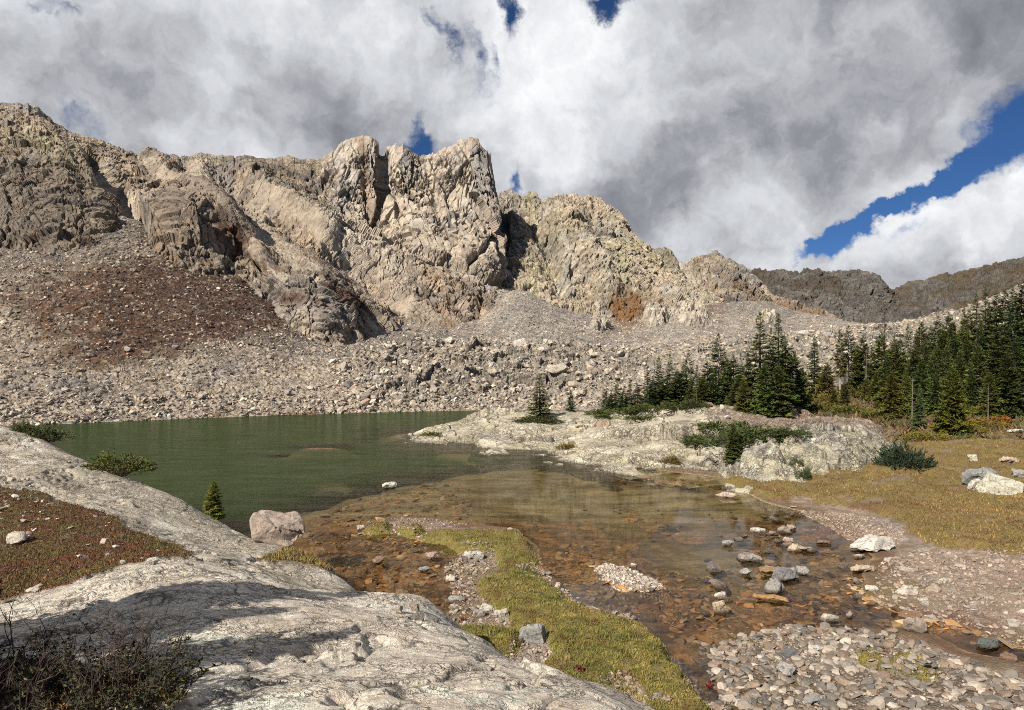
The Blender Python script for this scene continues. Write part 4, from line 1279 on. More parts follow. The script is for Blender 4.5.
# ------------------------------------------------------------------ loose rock
def hull_rock(seed, n=16, flat=0.7, detail=0, cut=0.0):
    """angular rock of unit width: convex hull of random points; detail adds bevelled edges and a broken surface"""
    r = np.random.RandomState(seed)
    p = r.normal(size=(n, 3))
    p /= np.linalg.norm(p, axis=1)[:, None]
    p *= r.uniform(0.80, 1.0, size=(n, 1))
    p = np.sign(p) * np.abs(p) ** 0.75
    p *= np.array([0.5, 0.5 * r.uniform(.62, .9), 0.5 * flat])
    bm = bmesh.new()
    for q in p: bm.verts.new(q)
    res = bmesh.ops.convex_hull(bm, input=bm.verts)
    bmesh.ops.delete(bm, geom=[v for v in bm.verts if not v.link_faces], context='VERTS')
    if detail:
        bmesh.ops.dissolve_limit(bm, angle_limit=math.radians(14), verts=bm.verts, edges=bm.edges)
        bmesh.ops.bevel(bm, geom=list(bm.edges), offset=0.035, segments=2, profile=0.6, affect='EDGES', clamp_overlap=True)
        bmesh.ops.triangulate(bm, faces=bm.faces)
        for _ in range(detail):
            bmesh.ops.subdivide_edges(bm, edges=[e for e in bm.edges if e.calc_length() > 0.07], cuts=1, use_grid_fill=False)
            bmesh.ops.triangulate(bm, faces=bm.faces)
        co = np.array([v.co for v in bm.verts])
        nn = np.array([v.normal for v in bm.verts])
        bm.normal_update()
        nn = np.array([v.normal for v in bm.verts])
        w = worley(co * 5.5 + seed, 501 + seed % 7, facet=True)
        h = fbm(co * 3 + seed, 4, 503) * .045 + w[3] * .05 + fbm(co * 14 + seed, 3, 505) * .012
        co2 = co + nn * h[:, None]
        for v, c in zip(bm.verts, co2): v.co = c
    else:
        bmesh.ops.triangulate(bm, faces=bm.faces)
    bm.verts.index_update()
    V = np.array([v.co for v in bm.verts], dtype=np.float32)
    F = np.array([[v.index for v in f.verts] for f in bm.faces], dtype=np.int32)
    bm.free()
    V[:, 2] -= V[:, 2].min() + 0.0
    return V, F


LOWROCK = [hull_rock(100 + k, 13 + k % 4, 0.55 + 0.06 * (k % 5)) for k in range(14)]
FLATROCK = [hull_rock(200 + k, 14, 0.22 + 0.05 * (k % 4)) for k in range(8)]
ROUNDROCK = [hull_rock(500 + k, 30, .32 + .06 * (k % 4)) for k in range(8)]
HIROCK = [hull_rock(300 + k, 15 + k % 4, 0.55 + 0.07 * (k % 4), 2) for k in range(8)]
HIFLAT = [hull_rock(400 + k, 14, 0.26 + 0.05 * (k % 4), 2) for k in range(6)]


def scatter(name, pos, size, colr, mat, bank=LOWROCK, sink=0.25, tilt=0.35, rng=RNG, normals=None):
    """a field of loose stones as one mesh"""
    n = len(pos)
    which = rng.randint(len(bank), size=n)
    yaw = rng.uniform(0, 2 * math.pi, n)
    tx, ty = rng.normal(0, tilt, n), rng.normal(0, tilt, n)
    Vs, Fs, Cs, off = [], [], [], 0
    for k, (bv, bf) in enumerate(bank):
        idx = np.where(which == k)[0]
        if not len(idx): continue
        c, s = np.cos(yaw[idx])[:, None], np.sin(yaw[idx])[:, None]
        sc = size[idx][:, None]
        x = bv[None, :, 0] * c - bv[None, :, 1] * s
        y = bv[None, :, 0] * s + bv[None, :, 1] * c
        z = bv[None, :, 2] + x * tx[idx][:, None] + y * ty[idx][:, None]
        h = bv[:, 2].max()
        V = np.stack([x * sc, y * sc, (z - sink * h) * sc], -1) + pos[idx][:, None, :]
        Vs.append(V.reshape(-1, 3))
        Fs.append((bf[None] + (np.arange(len(idx)) * len(bv))[:, None, None] + off).reshape(-1, 3))
        Cs.append(np.repeat(colr[idx], len(bv), 0))
        off += len(idx) * len(bv)
    return build_mesh(name, np.concatenate(Vs), np.concatenate(Fs), mat, col=np.concatenate(Cs), smooth=False)


def stone_colours(n, rng=RNG, pal=None):
    if pal is None: pal = np.array([(0.40, 0.34, 0.275), (0.30, 0.25, 0.205), (0.46, 0.41, 0.35), (0.235, 0.215, 0.195), (0.36, 0.275, 0.215), (0.16, 0.145, 0.135), (0.33, 0.29, 0.235)])
    c = pal[rng.randint(len(pal), size=n)]
    return c * rng.uniform(.8, 1.2, size=(n, 1))


mat_stone = attr_mat('loose_stone', [3.0, 14.0], 0.16, [('n', 6.0, 0.06)], 0.92)
mat_pebble = attr_mat('pebble', [18.0, 60.0], 0.18, [('n', 40.0, 0.010)], 0.85)

# material of the single rocks: colour from the object, lichen crust and grain, dark wet foot at the waterline
def rock_mat(name, scale):
    m, t, b, o = new_mat(name)
    oi = t.node('ShaderNodeObjectInfo')
    tcn = t.node('ShaderNodeTexCoord')
    geo = t.node('ShaderNodeNewGeometry')
    P = t.vmath('ADD', geo.outputs['Position'], t.scale(oi.outputs['Random'], 30.0) if False else (0, 0, 0))
    c = oi.outputs['Color']
    f = t.ramp(t.noise(P, scale, 6.0, 0.65), .25, .75, .68, 1.3, False)
    c = t.mix(1.0, c, f, 'MULTIPLY')
    k = t.ramp(t.noise(P, scale * 2.4, 5.0, 0.7),   .54, .62, 0, .75)
    c = t.mix(k, c, (0.10, 0.092, 0.08, 1))
    k2 = t.ramp(t.noise(P, scale * 1.3, 4.0, 0.6, 1.0), .58, .68, 0, .5)
    c = t.mix(k2, c, (0.42, 0.40, 0.30, 1))
    sx = t.node('ShaderNodeSeparateXYZ')
    t.put(sx.inputs[0], geo.outputs['Position'])
    wet = t.ramp(t.math('ADD', sx.outputs[2], t.math('MULTIPLY', t.noise(P, 9.0), .05)), .05, .11, 0.78, 0.0)
    c = t.mix(wet, c, (0.05, 0.03, 0.016, 1))
    t.put(b.inputs['Base Color'], c)
    t.put(b.inputs['Roughness'], t.ramp(wet, 0, .75, .9, .35))
    bump(t, b, t.math('ADD', t.math('MULTIPLY', t.noise(P, scale * 3, 6.0, .7), .05 / scale * 4), t.math('MULTIPLY', t.noise(P, scale * 12, 4.0, .7), .012 / scale * 4)), 1.0, 1.0)
    return m


mat_rock = rock_mat('weathered_rock', 6.0)
mat_rock_far = rock_mat('talus_rock', 2.0)

ME_HI = [build_mesh('rock', v, f, mat_rock, me_only=True, smooth=False) for v, f in HIROCK]
ME_FLAT = [build_mesh('flat_rock', v, f, mat_rock, me_only=True, smooth=False) for v, f in HIFLAT]
ME_FAR = [build_mesh('talus_rock', v, f, mat_rock_far, me_only=True, smooth=False) for v, f in [hull_rock(600 + k, 15, .5 + .08 * (k % 4), 1) for k in range(8)]]


def surf_z(x, y):
    x = np.atleast_1d(np.asarray(x, dtype=np.float64)); y = np.atleast_1d(np.asarray(y, dtype=np.float64))
    z = ground_z(x, y)
    u = x / (y + 3)
    k = (y < 26.5) & (u < .16)
    if k.any(): z[k] = np.maximum(z[k], slab_z(x[k], y[k])[0])
    k = (y > 27.2) & (y < 73) & (u > -.18) & (u < .5)
    if k.any(): z[k] = np.maximum(z[k], pen_z(x[k], y[k])[0])
    k = (y > 26.5) & (y < 45) & (u > .26) & (u < .55)
    if k.any(): z[k] = np.maximum(z[k], out_z(x[k], y[k])[0])
    return z


def hit(px, py, water=False):
    """where the line of sight through a pixel first meets the near ground"""
    d = np.exp(np.linspace(math.log(2.5), math.log(118), 1500))
    x = (px - CX) / FPX * d
    zr = CAMZ + (HOR - py) / FPX * d
    z = surf_z(x, d)
    if water: z = np.maximum(z, 0)
    k = np.where(z >= zr)[0]
    k = k[0] if len(k) else len(d) - 1
    return Vector((x[k], d[k], float(z[k])))


def put_rock(name, label, cat, px, py, w, colr, me, hs=1.0, yaw=0.0, group=None, sink=0.2, depth=1.0, on_water=False, tilt=(0, 0)):
    """a single rock whose foot shows at (px, py) and whose width is w pixels"""
    p = hit(px, py, on_water)
    s = w / FPX * p.y
    o = bpy.data.objects.new(name, me)
    o.scale = (s, s * depth, s * hs)
    hgt = max(v.co.z for v in me.vertices) * s * hs
    o.location = (p.x, p.y + 0.3 * s * depth, p.z - sink * hgt)
    o.rotation_euler = (tilt[0], tilt[1], yaw)
    o.color = tuple(colr) + (1.0,)
    link(o)
    tag(o, label, cat, group)
    return o


PALEC, TANC, GREYC, PINKC, DKC, BRNC, WHITEC = (0.46, .41, .34), (.42, .33, .23), (.30, .275, .25), (.43, .32, .255), (.13, .13, .13), (.20, .135, .095), (.50, .46, .40)
R_ = [  # label, category, px, foot py, width, colour, kind, height scale, depth scale
    ('big pinkish boulder sitting on the lake edge of the left slab', 'boulder', 271, 545, 66, (.33, .26, .21), 'h4', 1.05, .85),
    ('white flat boulder beside the grass tuft on the right shore', 'boulder', 880, 553, 46, WHITEC, 'f0', 1.25, .9),
    ('long tan slab lying flat in the water below the white shore boulder', 'rock', 866, 573, 32, TANC, 'f1', .9, .6),
    ('white rock standing alone in the lake shallows beyond the grass spit', 'rock', 389, 489, 17, WHITEC, 'h1', .7, .8),
    ('dark grey slab awash in the pond, farther of two neighbouring slabs', 'rock', 787, 582, 36, (.19, .18, .175), 'f2', 1.1, .6),
    ('mottled grey slab awash in the pond, nearer of two neighbouring slabs', 'rock', 776, 594, 32, (.26, .24, .22), 'f3', 1.2, .7),
    ('orange tan plank-like rock under the mottled slabs in the pond', 'rock', 771, 603, 42, (.34, .20, .085), 'f4', .6, .5),
    ('small white topped rock, farther of a pair at the brown pond margin', 'rock', 722, 600, 15, WHITEC, 'h2', .8, .8),
    ('brown and white rock, nearer of a pair at the brown pond margin', 'rock', 721, 615, 20, TANC, 'h3', .9, .8),
    ('cream oval rock in the middle of the pond', 'rock', 760, 533, 20, WHITEC, 'f5', 1.1, .7),
    ('pale pointed rock right of the cream oval rock in the pond', 'rock', 792, 531, 15, PINKC, 'h4', .8, .8),
    ('long low cream rock at the head of the pond below the outcrop', 'rock', 727, 498, 24, PINKC, 'f0', .9, .6),
    ('dark wet rock with a white cap in the brown pond', 'rock', 729, 547, 14, GREYC, 'h5', .8, .8),
    ('pinkish low rock breaking the pond surface left of the sky reflection', 'rock', 789, 543, 14, PINKC, 'f2', 1.1, .7),
    ('narrow tan rock in the pond running towards the reflection', 'rock', 795, 552, 24, TANC, 'f3', .9, .5),
    ('reddish thin slab in the pond before the shore gravel', 'rock', 825, 545, 18, BRNC, 'f1', .9, .6),
    ('grey pointed rock beside the dark grey slab in the pond', 'rock', 803, 575, 15, GREYC, 'h6', .9, .8),
    ('pale speckled rock over the dark patch of pond bed', 'rock', 752, 563, 25, GREYC, 'f4', 1.2, .7),
    ('grey rock with white vein on the dark patch of pond bed', 'rock', 747, 576, 14, GREYC, 'h7', .7, .8),
    ('pale grey rock at the pond edge right of the white boulder foot', 'rock', 861, 558, 16, PALEC, 'f5', .9, .6),
    ('speckled white rock where the pond narrows into the brook', 'rock', 832, 622, 21, PALEC, 'h0', .7, .8),
    ('brown grey boulder standing at the mouth of the brook', 'boulder', 919, 634, 24, (.27, .215, .175), 'h1', 1.15, .9),
    ('dark green grey slab lying in the brook by the right edge', 'rock', 992, 650, 34, (.10, .115, .105), 'f2', .8, .6),
    ('pale wedge of rock on the sand bar', 'rock', 907, 596, 30, PALEC, 'f3', .9, .5),
    ('pale block below the wedge on the sand bar', 'rock', 926, 606, 15, PALEC, 'h3', .7, .8),
    ('white chunk at the sand bar tip in the water', 'rock', 873, 592, 16, WHITEC, 'h4', .7, .8),
    ('grey slab at the upper edge of the sand bar', 'rock', 909, 572, 24, (.33, .29, .24), 'f5', .8, .5),
    ('pale flat rock on the gravel above the sand bar', 'rock', 947, 584, 18, PALEC, 'f0', .9, .7),
    ('cream cobble on the lower gravel bank beside the dark stone', 'rock', 817, 654, 16, WHITEC, 'h5', .8, .9),
    ('dark blue grey stone on the lower gravel bank', 'rock', 791, 659, 20, DKC, 'h6', .7, .8),
    ('large grey slab by the turf at the bottom of the gravel bank', 'rock', 818, 706, 32, (.27, .26, .245), 'f1', 1.1, .6),
    ('rounded pale grey rock left of the large bottom slab', 'rock', 789, 678, 22, (.36, .33, .30), 'h7', .8, .9),
    ('large blue grey slab bedded upright in the grass spit', 'boulder', 534, 645, 32, (.27, .265, .25), 'h2', 1.0, .7),
    ('cream block on the stone heap at the edge of the grass spit', 'rock', 502, 622, 21, PALEC, 'h3', .75, .9),
    ('white angular block left of the cream block on the stone heap', 'rock', 486, 612, 15, WHITEC, 'h0', 1.1, .8),
    ('striped grey rock in front of the white block on the stone heap', 'rock', 479, 618, 14, GREYC, 'h1', 1.0, .8),
    ('white grey slab on the stones where the spit begins', 'rock', 473, 560, 26, (.40, .38, .35), 'f4', 1.3, .7),
    ('pointed white stone at the tip of the grass spit', 'rock', 360, 531, 11, WHITEC, 'h4', 1.1, .7),
    ('grey topped stone alone in the middle of the inner pool', 'rock', 424, 573, 14, GREYC, 'h5', .7, .9),
    ('pink stone at the pool edge below the turf tufts', 'rock', 431, 559, 16, PINKC, 'h6', .6, .8),
    ('brown sunken boulder near the far side of the inner pool', 'rock', 378, 565, 16, BRNC, 'h7', .7, .8),
    ('pale block at the slab foot of the inner pool', 'rock', 396, 614, 16, PALEC, 'h2', .8, .8),
    ('brown block right of the pale one at the slab foot', 'rock', 414, 612, 13, (.25, .19, .15), 'h3', .9, .8),
    ('dark leaning slab at the lower edge of the inner pool', 'rock', 434, 622, 18, DKC, 'f5', 1.4, .5),
    ('dark flat slab lying beside the leaning one at the pool edge', 'rock', 416, 621, 22, (.15, .14, .13), 'f3', 1.1, .4),
    ('cream flat cobble in the water at the right side of the inner pool', 'rock', 451, 583, 15, PALEC, 'f2', 1.3, .8),
    ('grey cobble at the corner of the inner pool', 'rock', 454, 603, 15, GREYC, 'h4', .8, .9),
    ('white lichened block sunk in the red turf near the slab edge', 'rock', 151, 566, 15, WHITEC, 'h5', .9, .9),
    ('pale boulder in the turf at the left edge', 'boulder', 12, 545, 24, PALEC, 'h6', .8, .9),
    ('white flat stone at the lower rim of the red turf', 'rock', 30, 594, 17, WHITEC, 'f0', 1.0, .7),
    ('big white lichened boulder in the golden meadow by the right edge', 'boulder', 1008, 496, 44, (.48, .45, .36), 'h0', 1.1, .9),
    ('dark grey boulder left of the big white one in the meadow', 'boulder', 988, 488, 36, (.22, .225, .21), 'h1', 1.0, 1.0),
    ('small white boulder at the foot of the dark grey meadow boulder', 'boulder', 977, 490, 18, (.48, .45, .38), 'h2', 1.0, .8),
    ('pink flat boulder behind the white one in the meadow', 'boulder', 1012, 464, 20, PINKC, 'f1', 1.2, .8),
    ('small pale round stone above the dark meadow boulder', 'rock', 975, 462, 12, (.47, .45, .33), 'h3', .9, .9),
    ('grey slab leaning behind the big white meadow boulder', 'rock', 1022, 478, 22, GREYC, 'h4', .8, .8),
    ('thin cream slab lying in the brown turf above the meadow boulders', 'rock', 1018, 433, 22, WHITEC, 'f4', .7, .6),
    ('cream boulder among the shrubs behind the large twin spruces', 'boulder', 812, 394, 18, PALEC, 'f5', 1.2, .7),
    ('small pale boulder on top of the peninsula by the spruce mat', 'boulder', 728, 419, 9, PALEC, 'h5', .8, .8),
    ('upright pale stone behind the peninsula top', 'boulder', 722, 411, 5, PALEC, 'h6', 1.6, .8),
    ('round cream boulder at the left end of the near grass under the twin spruces', 'boulder', 791, 413, 8, PALEC, 'h7', .8, .8),
    ('tan boulder lying on the middle of the peninsula crest', 'boulder', 580, 428, 12, TANC, 'f1', 1.3, .8),
]
rr = random.Random(5)
for lab, cat, px, py, w, c, k, hs, dp in R_:
    me = (ME_HI if k[0] == 'h' else ME_FLAT)[int(k[1])]
    put_rock('boulder' if cat == 'boulder' else 'rock', lab, cat, px, py, w, c, me, hs * 1.15, rr.uniform(-.5, .5), None, .18, dp, py > 470 and px > 340)

# ---- talus: the large blocks one by one, the rest as one field
TV = VT.reshape(-1, 3)
inview = (TAL_PX.ravel() > -60) & (TAL_PX.ravel() < 1060)
tvf = np.repeat(TAL_T[:, None], VT.shape[1], 1).ravel()
rngT = np.random.RandomState(21)


def pick(mask, n, rng=rngT):
    idx = np.where(mask)[0]
    return idx[rng.randint(len(idx), size=n)]


def tal_scatter():
    apron = inview & (tvf > 1.0) & (tvf < 2.0)
    upper = inview & (tvf >= 2.0) & (tvf < 3.95)
    pxr, pyr = TAL_PX.ravel(), TAL_PY.ravel()
    mor = apron & (pxr > 330)
    low = inview & (tvf > 0.97) & (tvf < 1.25)
    apron &= (RK_ < .5) | (rngT.rand(len(tvf)) < .3)
    upper &= (RK_ < .5) | (rngT.rand(len(tvf)) < .35)
    redz = inview & (tvf > 1.5) & (tvf < 3.7) & (pxr < 290)
    P_, S_ = [], []
    for mask, n, s0, s1 in ((apron, 8500, .18, .55), (mor, 9000, .25, 1.0), (low, 4500, .22, .8), (upper, 13000, .25, .9), (redz, 900, .22, .6), (mor, 900, .8, 1.7)):
        i = pick(mask, n)
        P_.append(TV[i] + rngT.normal(0, .15, (n, 3)) * np.array([1, 1, 0]))
        S_.append(s0 * (s1 / s0) ** (rngT.rand(n) ** 2.2))
    P_, S_ = np.concatenate(P_), np.concatenate(S_)
    C_ = stone_colours(len(P_), rngT) * np.array([1.02, 1.0, .95])
    o = scatter('talus_rubble', P_, S_, C_, mat_stone, LOWROCK + FLATROCK, .3, .35, rngT)
    tag(o, 'countless pale angular blocks covering the slope across the lake', 'scree', kind='stuff')


tal_scatter()
pxr, pyr = TAL_PX.ravel(), TAL_PY.ravel()
cells = {}
named = [('long dark-bellied slab perched on the moraine rim above the lake', 520, 348, 22, 1.0), ('great tan flat block in the middle of the moraine', 557, 380, 26, .9),
         ('pale block low on the moraine above the far shore', 575, 392, 18, 1.0), ('dark-hollowed boulder at the moraine foot by the far shore', 440, 398, 14, 1.1)]


def talus_boulder(i, s, hs, label, group, yaw, k):
    o = bpy.data.objects.new('talus_boulder', ME_FAR[k])
    o.scale = (s, s * .85, s * hs)
    o.location = tuple(TV[i] - np.array([0, 0, .12 * s * hs]))
    o.rotation_euler = (rr.uniform(-.15, .15), rr.uniform(-.15, .15), yaw)
    c = [(.41, .35, .28), (.35, .29, .23), (.45, .40, .34), (.27, .24, .21)][k % 4]
    o.color = c + (1,)
    link(o)
    tag(o, label, 'boulder', group)


for lab, px_, py_, w, hs in named:
    i = int(np.argmin((pxr - px_) ** 2 + (pyr - py_) ** 2 * 4 + (np.abs(tvf - 1.6) > .7) * 1e5))
    talus_boulder(i, w / FPX * TV[i][1], hs, lab, None, rr.uniform(-.4, .4), rr.randrange(8))
n_ind = 0
for mask, n, s0, s1, lab, grp in (
        (inview & (tvf > 1.05) & (tvf < 2.1) & (pxr > 340) & (pxr < 900), 150, 1.1, 2.6, 'pale angular block on the moraine beyond the lake', 'large blocks on the moraine'),
        (inview & (tvf > 0.98) & (tvf < 1.9) & (pxr <= 340), 70, .7, 1.5, 'pale block on the lower talus above the left part of the far shore', 'large blocks on the lower left talus'),
        (inview & (tvf > 1.7) & (tvf < 3.4) & (pxr < 290), 45, .5, 1.2, 'white block standing out on the rusty upper slope', 'white blocks on the rusty slope')):
    for i in pick(mask, n):
        talus_boulder(i, s0 * (s1 / s0) ** (rr.random() ** 2.5), rr.uniform(.7, 1.1), lab, grp, rr.uniform(0, 6.28), rr.randrange(8))

# ---- near stones: cobbles one by one along the pool, pond and brook; gravel and bed stones as fields
rngN = np.random.RandomState(33)


def spots(poly_px, n, zref=0.1, rng=rngN):
    """random points inside an outline given on the ground"""
    pl = np.array(zpoly(poly_px, zref))
    out_ = np.zeros((0, 2))
    while len(out_) < n:
        q = rng.uniform(pl.min(0), pl.max(0), size=(n * 4, 2))
        # even in the view: keep nearer ones less often
        out_ = np.concatenate([out_, q[poly_sd(q[:, 0], q[:, 1], pl) > 0]])
    return out_[:n]


HEAP = [(446, 552), (462, 545), (492, 548), (496, 566), (474, 578), (478, 592), (490, 604), (507, 616), (512, 624), (470, 626), (452, 622), (442, 600), (444, 572)]
HEAP2 = [(506, 656), (524, 640), (545, 642), (552, 655), (540, 668), (522, 676), (504, 668)]
EDGE1 = [(515, 570), (535, 560), (550, 572), (562, 592), (585, 608), (635, 622), (633, 628), (600, 618), (560, 600), (545, 585), (530, 582)]
EDGE2 = [(560, 585), (595, 590), (628, 606), (640, 618), (600, 616), (572, 604)]
EDGE3 = [(668, 645), (690, 655), (712, 690), (722, 715), (700, 700), (684, 672)]
NECK = [(375, 520), (400, 524), (440, 540), (452, 548), (430, 550), (395, 540), (365, 533)]
PATCH = [(600, 688), (625, 680), (650, 700), (680, 712), (620, 715), (590, 700)]
LBANK = [(690, 648), (720, 632), (784, 620), (843, 622), (889, 632), (934, 644), (971, 660), (1024, 680), (1040, 720), (720, 720), (712, 690), (700, 660)]
RBANK = [(870, 596), (880, 560), (910, 550), (960, 552), (1040, 562), (1040, 650), (967, 628), (925, 622), (889, 606)]
RGRAV = [(740, 488), (765, 500), (800, 508), (845, 512), (880, 520), (905, 530), (900, 545), (866, 545), (838, 537), (824, 526), (800, 513), (765, 506)]
FGRAV = [(388, 516), (440, 517), (470, 522), (440, 528), (420, 527), (400, 523)]
ISLE = [(592, 566), (612, 561), (640, 570), (664, 580), (668, 587), (640, 591), (615, 588), (600, 578)]
POND = [(470, 530), (700, 480), (800, 515), (838, 540), (866, 590), (840, 625), (740, 640), (690, 650), (640, 618), (580, 600), (545, 560)]
POOL = [(300, 530), (350, 535), (440, 545), (440, 600), (430, 618), (390, 612), (360, 590), (320, 560)]
BRGE = [(780, 595), (870, 590), (900, 615), (960, 630), (1010, 648), (1010, 656), (930, 632), (880, 628), (800, 622)]


def cobbles(poly, n, s0, s1, label, group, bank=None, cols=None, zref=.1, flat=.55):
    pts = spots(poly, n, zref)
    z = surf_z(pts[:, 0], pts[:, 1])
    cc = stone_colours(n, rngN, np.array([(.31, .265, .215), (.23, .20, .17), (.37, .32, .265), (.17, .15, .13), (.28, .22, .17)])) if cols is None else np.array(cols)[rngN.randint(len(cols), size=n)] * rngN.uniform(.85, 1.15, (n, 1))
    for (x_, y_), z_, c in zip(pts, z, cc):
        flat_ = rr.random() < flat
        me = rr.choice(ME_FLAT if flat_ else ME_HI)
        s = s0 * (s1 / s0) ** (rr.random() ** 1.6)
        o = bpy.data.objects.new('cobble', me)
        o.scale = (s, s * rr.uniform(.7, 1), s * rr.uniform(.75, 1.15))
        o.location = (x_, y_, max(z_, -0.06) + (rr.uniform(-.12, .06) if flat == 1.0 else -.10) * s)
        o.rotation_euler = (rr.uniform(-.25, .25), rr.uniform(-.25, .25), rr.uniform(0, 6.28))
        o.color = tuple(c) + (1,)
        link(o)
        tag(o, label, 'stone', group)


cobbles(HEAP, 50, .10, .26, 'grey and white stone in the heap between the inner pool and the grass spit', 'stones in the heap beside the grass spit')
cobbles(HEAP2, 10, .08, .20, 'grey stone tucked between the grass and the slab foot', 'stones at the foot of the near slab')
cobbles(NECK, 13, .09, .26, 'dark grey stone along the neck of the grass spit', 'stones along the neck of the spit')
cobbles(EDGE3, 13, .07, .22, 'grey stone in the channel beside the grass tongue', 'stones in the channel by the grass tongue')
cobbles(EDGE1, 14, .08, .22, 'grey stone along the pond side of the grass spit', 'stones along the pond side of the spit')
cobbles(EDGE2, 12, .08, .24, 'stone in the gravel between the grass and the white islet', 'stones between the grass and the islet')
cobbles(LBANK, 38, .08, .24, 'pale grey cobble on the lower right gravel bank', 'cobbles on the lower right bank')
cobbles(RBANK, 32, .12, .50, 'low pale stone on the sand bar right of the pond', 'stones on the sand bar', cols=[(.36, .30, .24), (.29, .23, .18), (.40, .35, .29)], flat=.9)
cobbles(RGRAV, 12, .12, .34, 'pink stone on the shore gravel under the meadow', 'stones on the shore gravel', cols=[(.40, .31, .245), (.33, .25, .2)])
cobbles(BRGE, 20, .12, .36, 'brown wet stone in the brook mouth', 'wet stones in the brook mouth', cols=[(.24, .15, .10), (.33, .24, .17), (.19, .14, .11), (.36, .30, .25)])
PONDR = [(700, 540), (760, 500), (810, 512), (838, 540), (862, 585), (840, 615), (760, 625), (700, 600)]
cobbles(PONDR, 34, .25, .75, 'flat wet slab lying half under water in the stony right part of the pond', 'half drowned slabs in the pond', cols=[(.24, .19, .15), (.18, .15, .13), (.30, .24, .18), (.27, .17, .09)], zref=-.05, flat=1.0)
cobbles(POND, 42, .09, .26, 'small white topped stone poking out of the shallow pond', 'stones poking out of the pond', cols=[(.45, .40, .33), (.36, .28, .2), (.5, .46, .4)])


def field(name, label, poly, n, s0, s1, mat=mat_pebble, cols=None, zref=.1, bank=LOWROCK[:6] + ROUNDROCK, under=None, sink=.3, cat='gravel'):
    P_, S_, C_ = [], [], []
    for pl, k, a0, a1 in zip(poly, n, s0, s1):
        q = spots(pl, k, zref)
        P_.append(np.stack([q[:, 0], q[:, 1], surf_z(q[:, 0], q[:, 1])], -1))
        S_.append(a0 * (a1 / a0) ** (rngN.rand(k) ** 2.4))
        C_.append(stone_colours(k, rngN) if cols is None else np.array(cols)[rngN.randint(len(cols), size=k)] * rngN.uniform(.7, 1.3, (k, 1)))
    P_, S_, C_ = np.concatenate(P_), np.concatenate(S_), np.concatenate(C_)
    if under is not None:
        k = P_[:, 2] < under
        P_, S_, C_ = P_[k], S_[k], C_[k]
    o = scatter(name, P_, S_, C_, mat, bank, sink, .25, rngN)
    tag(o, label, cat, kind='stuff')


PK = [(.42, .33, .27), (.34, .26, .21), (.47, .42, .37), (.27, .22, .19)]
field('shore_gravel', 'fine pinkish gravel and pebbles along the pond margins',
      [HEAP, EDGE1, EDGE2, EDGE3, NECK, PATCH, LBANK, RBANK, RGRAV, FGRAV, HEAP2],
      [900, 420, 500, 350, 300, 500, 300, 3000, 3200, 500, 160], [.03, .03, .03, .03, .04, .03, .03, .02, .03, .03, .03], [.13, .12, .13, .12, .16, .10, .15, .16, .10, .09, .1],
      cols=[(.30, .225, .17), (.24, .18, .14), (.34, .28, .225), (.19, .155, .13), (.27, .19, .145)])
SHG = [(.215, .18, .145), (.16, .138, .115), (.27, .225, .18), (.11, .098, .086), (.34, .29, .235), (.225, .165, .12), (.18, .135, .10)]
field('bank_shingle', 'grey and brown flat shingle covering the lower right bank', [LBANK, [(735, 642), (784, 630), (843, 630), (880, 640), (860, 660), (800, 665), (740, 660)], HEAP], [4600, 2200, 300], [.03, .02, .05], [.24, .07, .16], cols=SHG, bank=FLATROCK + ROUNDROCK, sink=.2)
field('gravel_islet', 'islet of small white pebbles in the shallow pond', [ISLE], [1500], [.03], [.12], cols=[(.40, .34, .28), (.32, .265, .215), (.44, .39, .335), (.26, .215, .175)])
BR = [(.31, .175, .075), (.40, .205, .075), (.24, .14, .07), (.38, .26, .14), (.14, .085, .05), (.32, .225, .135), (.18, .115, .07)]
CHAIN = [(610, 502), (628, 503), (650, 516), (690, 524), (688, 534), (655, 530), (628, 518)]
POND2 = [(535, 565), (570, 540), (620, 545), (660, 565), (700, 575), (735, 560), (770, 525), (820, 530), (866, 590), (840, 625), (740, 640), (690, 650), (640, 618), (580, 600)]
field('lake_bed_stones', 'brown and orange flagstones lying under the shallow water', [POND2, POOL, BRGE, [(280, 520), (330, 502), (380, 488), (430, 478), (470, 480), (470, 520), (350, 528)], CHAIN, [(640, 476), (690, 480), (700, 490), (650, 486)]],
      [2600, 1300, 420, 420, 50, 24], [.07, .08, .08, .12, .25, .3], [.36, .38, .44, .45, .6, .9], cols=BR, zref=-.1, bank=FLATROCK, under=.02, sink=.35, cat='stones')

field('turf_stones', 'small pale stones lying scattered in the red heath of the left slab', [[(0, 500), (60, 508), (120, 524), (160, 545), (180, 558), (120, 574), (60, 590), (0, 604)], [(0, 502), (40, 500), (50, 530), (20, 545), (0, 548)]],
      [90, 60], [.03, .04], [.22, .26], cols=PK, zref=1.6, bank=LOWROCK[:6] + FLATROCK[:4], sink=.3, cat='stones')

# ------------------------------------------------------------------ plants
def leaf_mat(name, var=0.35, trans=0.0, hue=None):
    m, t, b, o = new_mat(name)
    a = t.node('ShaderNodeAttribute', attribute_name='Col')
    oi = t.node('ShaderNodeObjectInfo')
    f = t.ramp(oi.outputs['Random'], 0, 1, 1 - var * .6, 1 + var * .6, False)
    c = t.mix(1.0, a.outputs['Color'], oi.outputs['Color'], 'MULTIPLY')
    c = t.mix(1.0, c, f, 'MULTIPLY')
    t.put(b.inputs['Base Color'], c)
    b.inputs['Roughness'].default_value = .75
    return m


mat_needle = leaf_mat('conifer_needles')
mat_bark = attr_mat('grey_bark', [9.0], 0.25, [('n', 25.0, .02)])


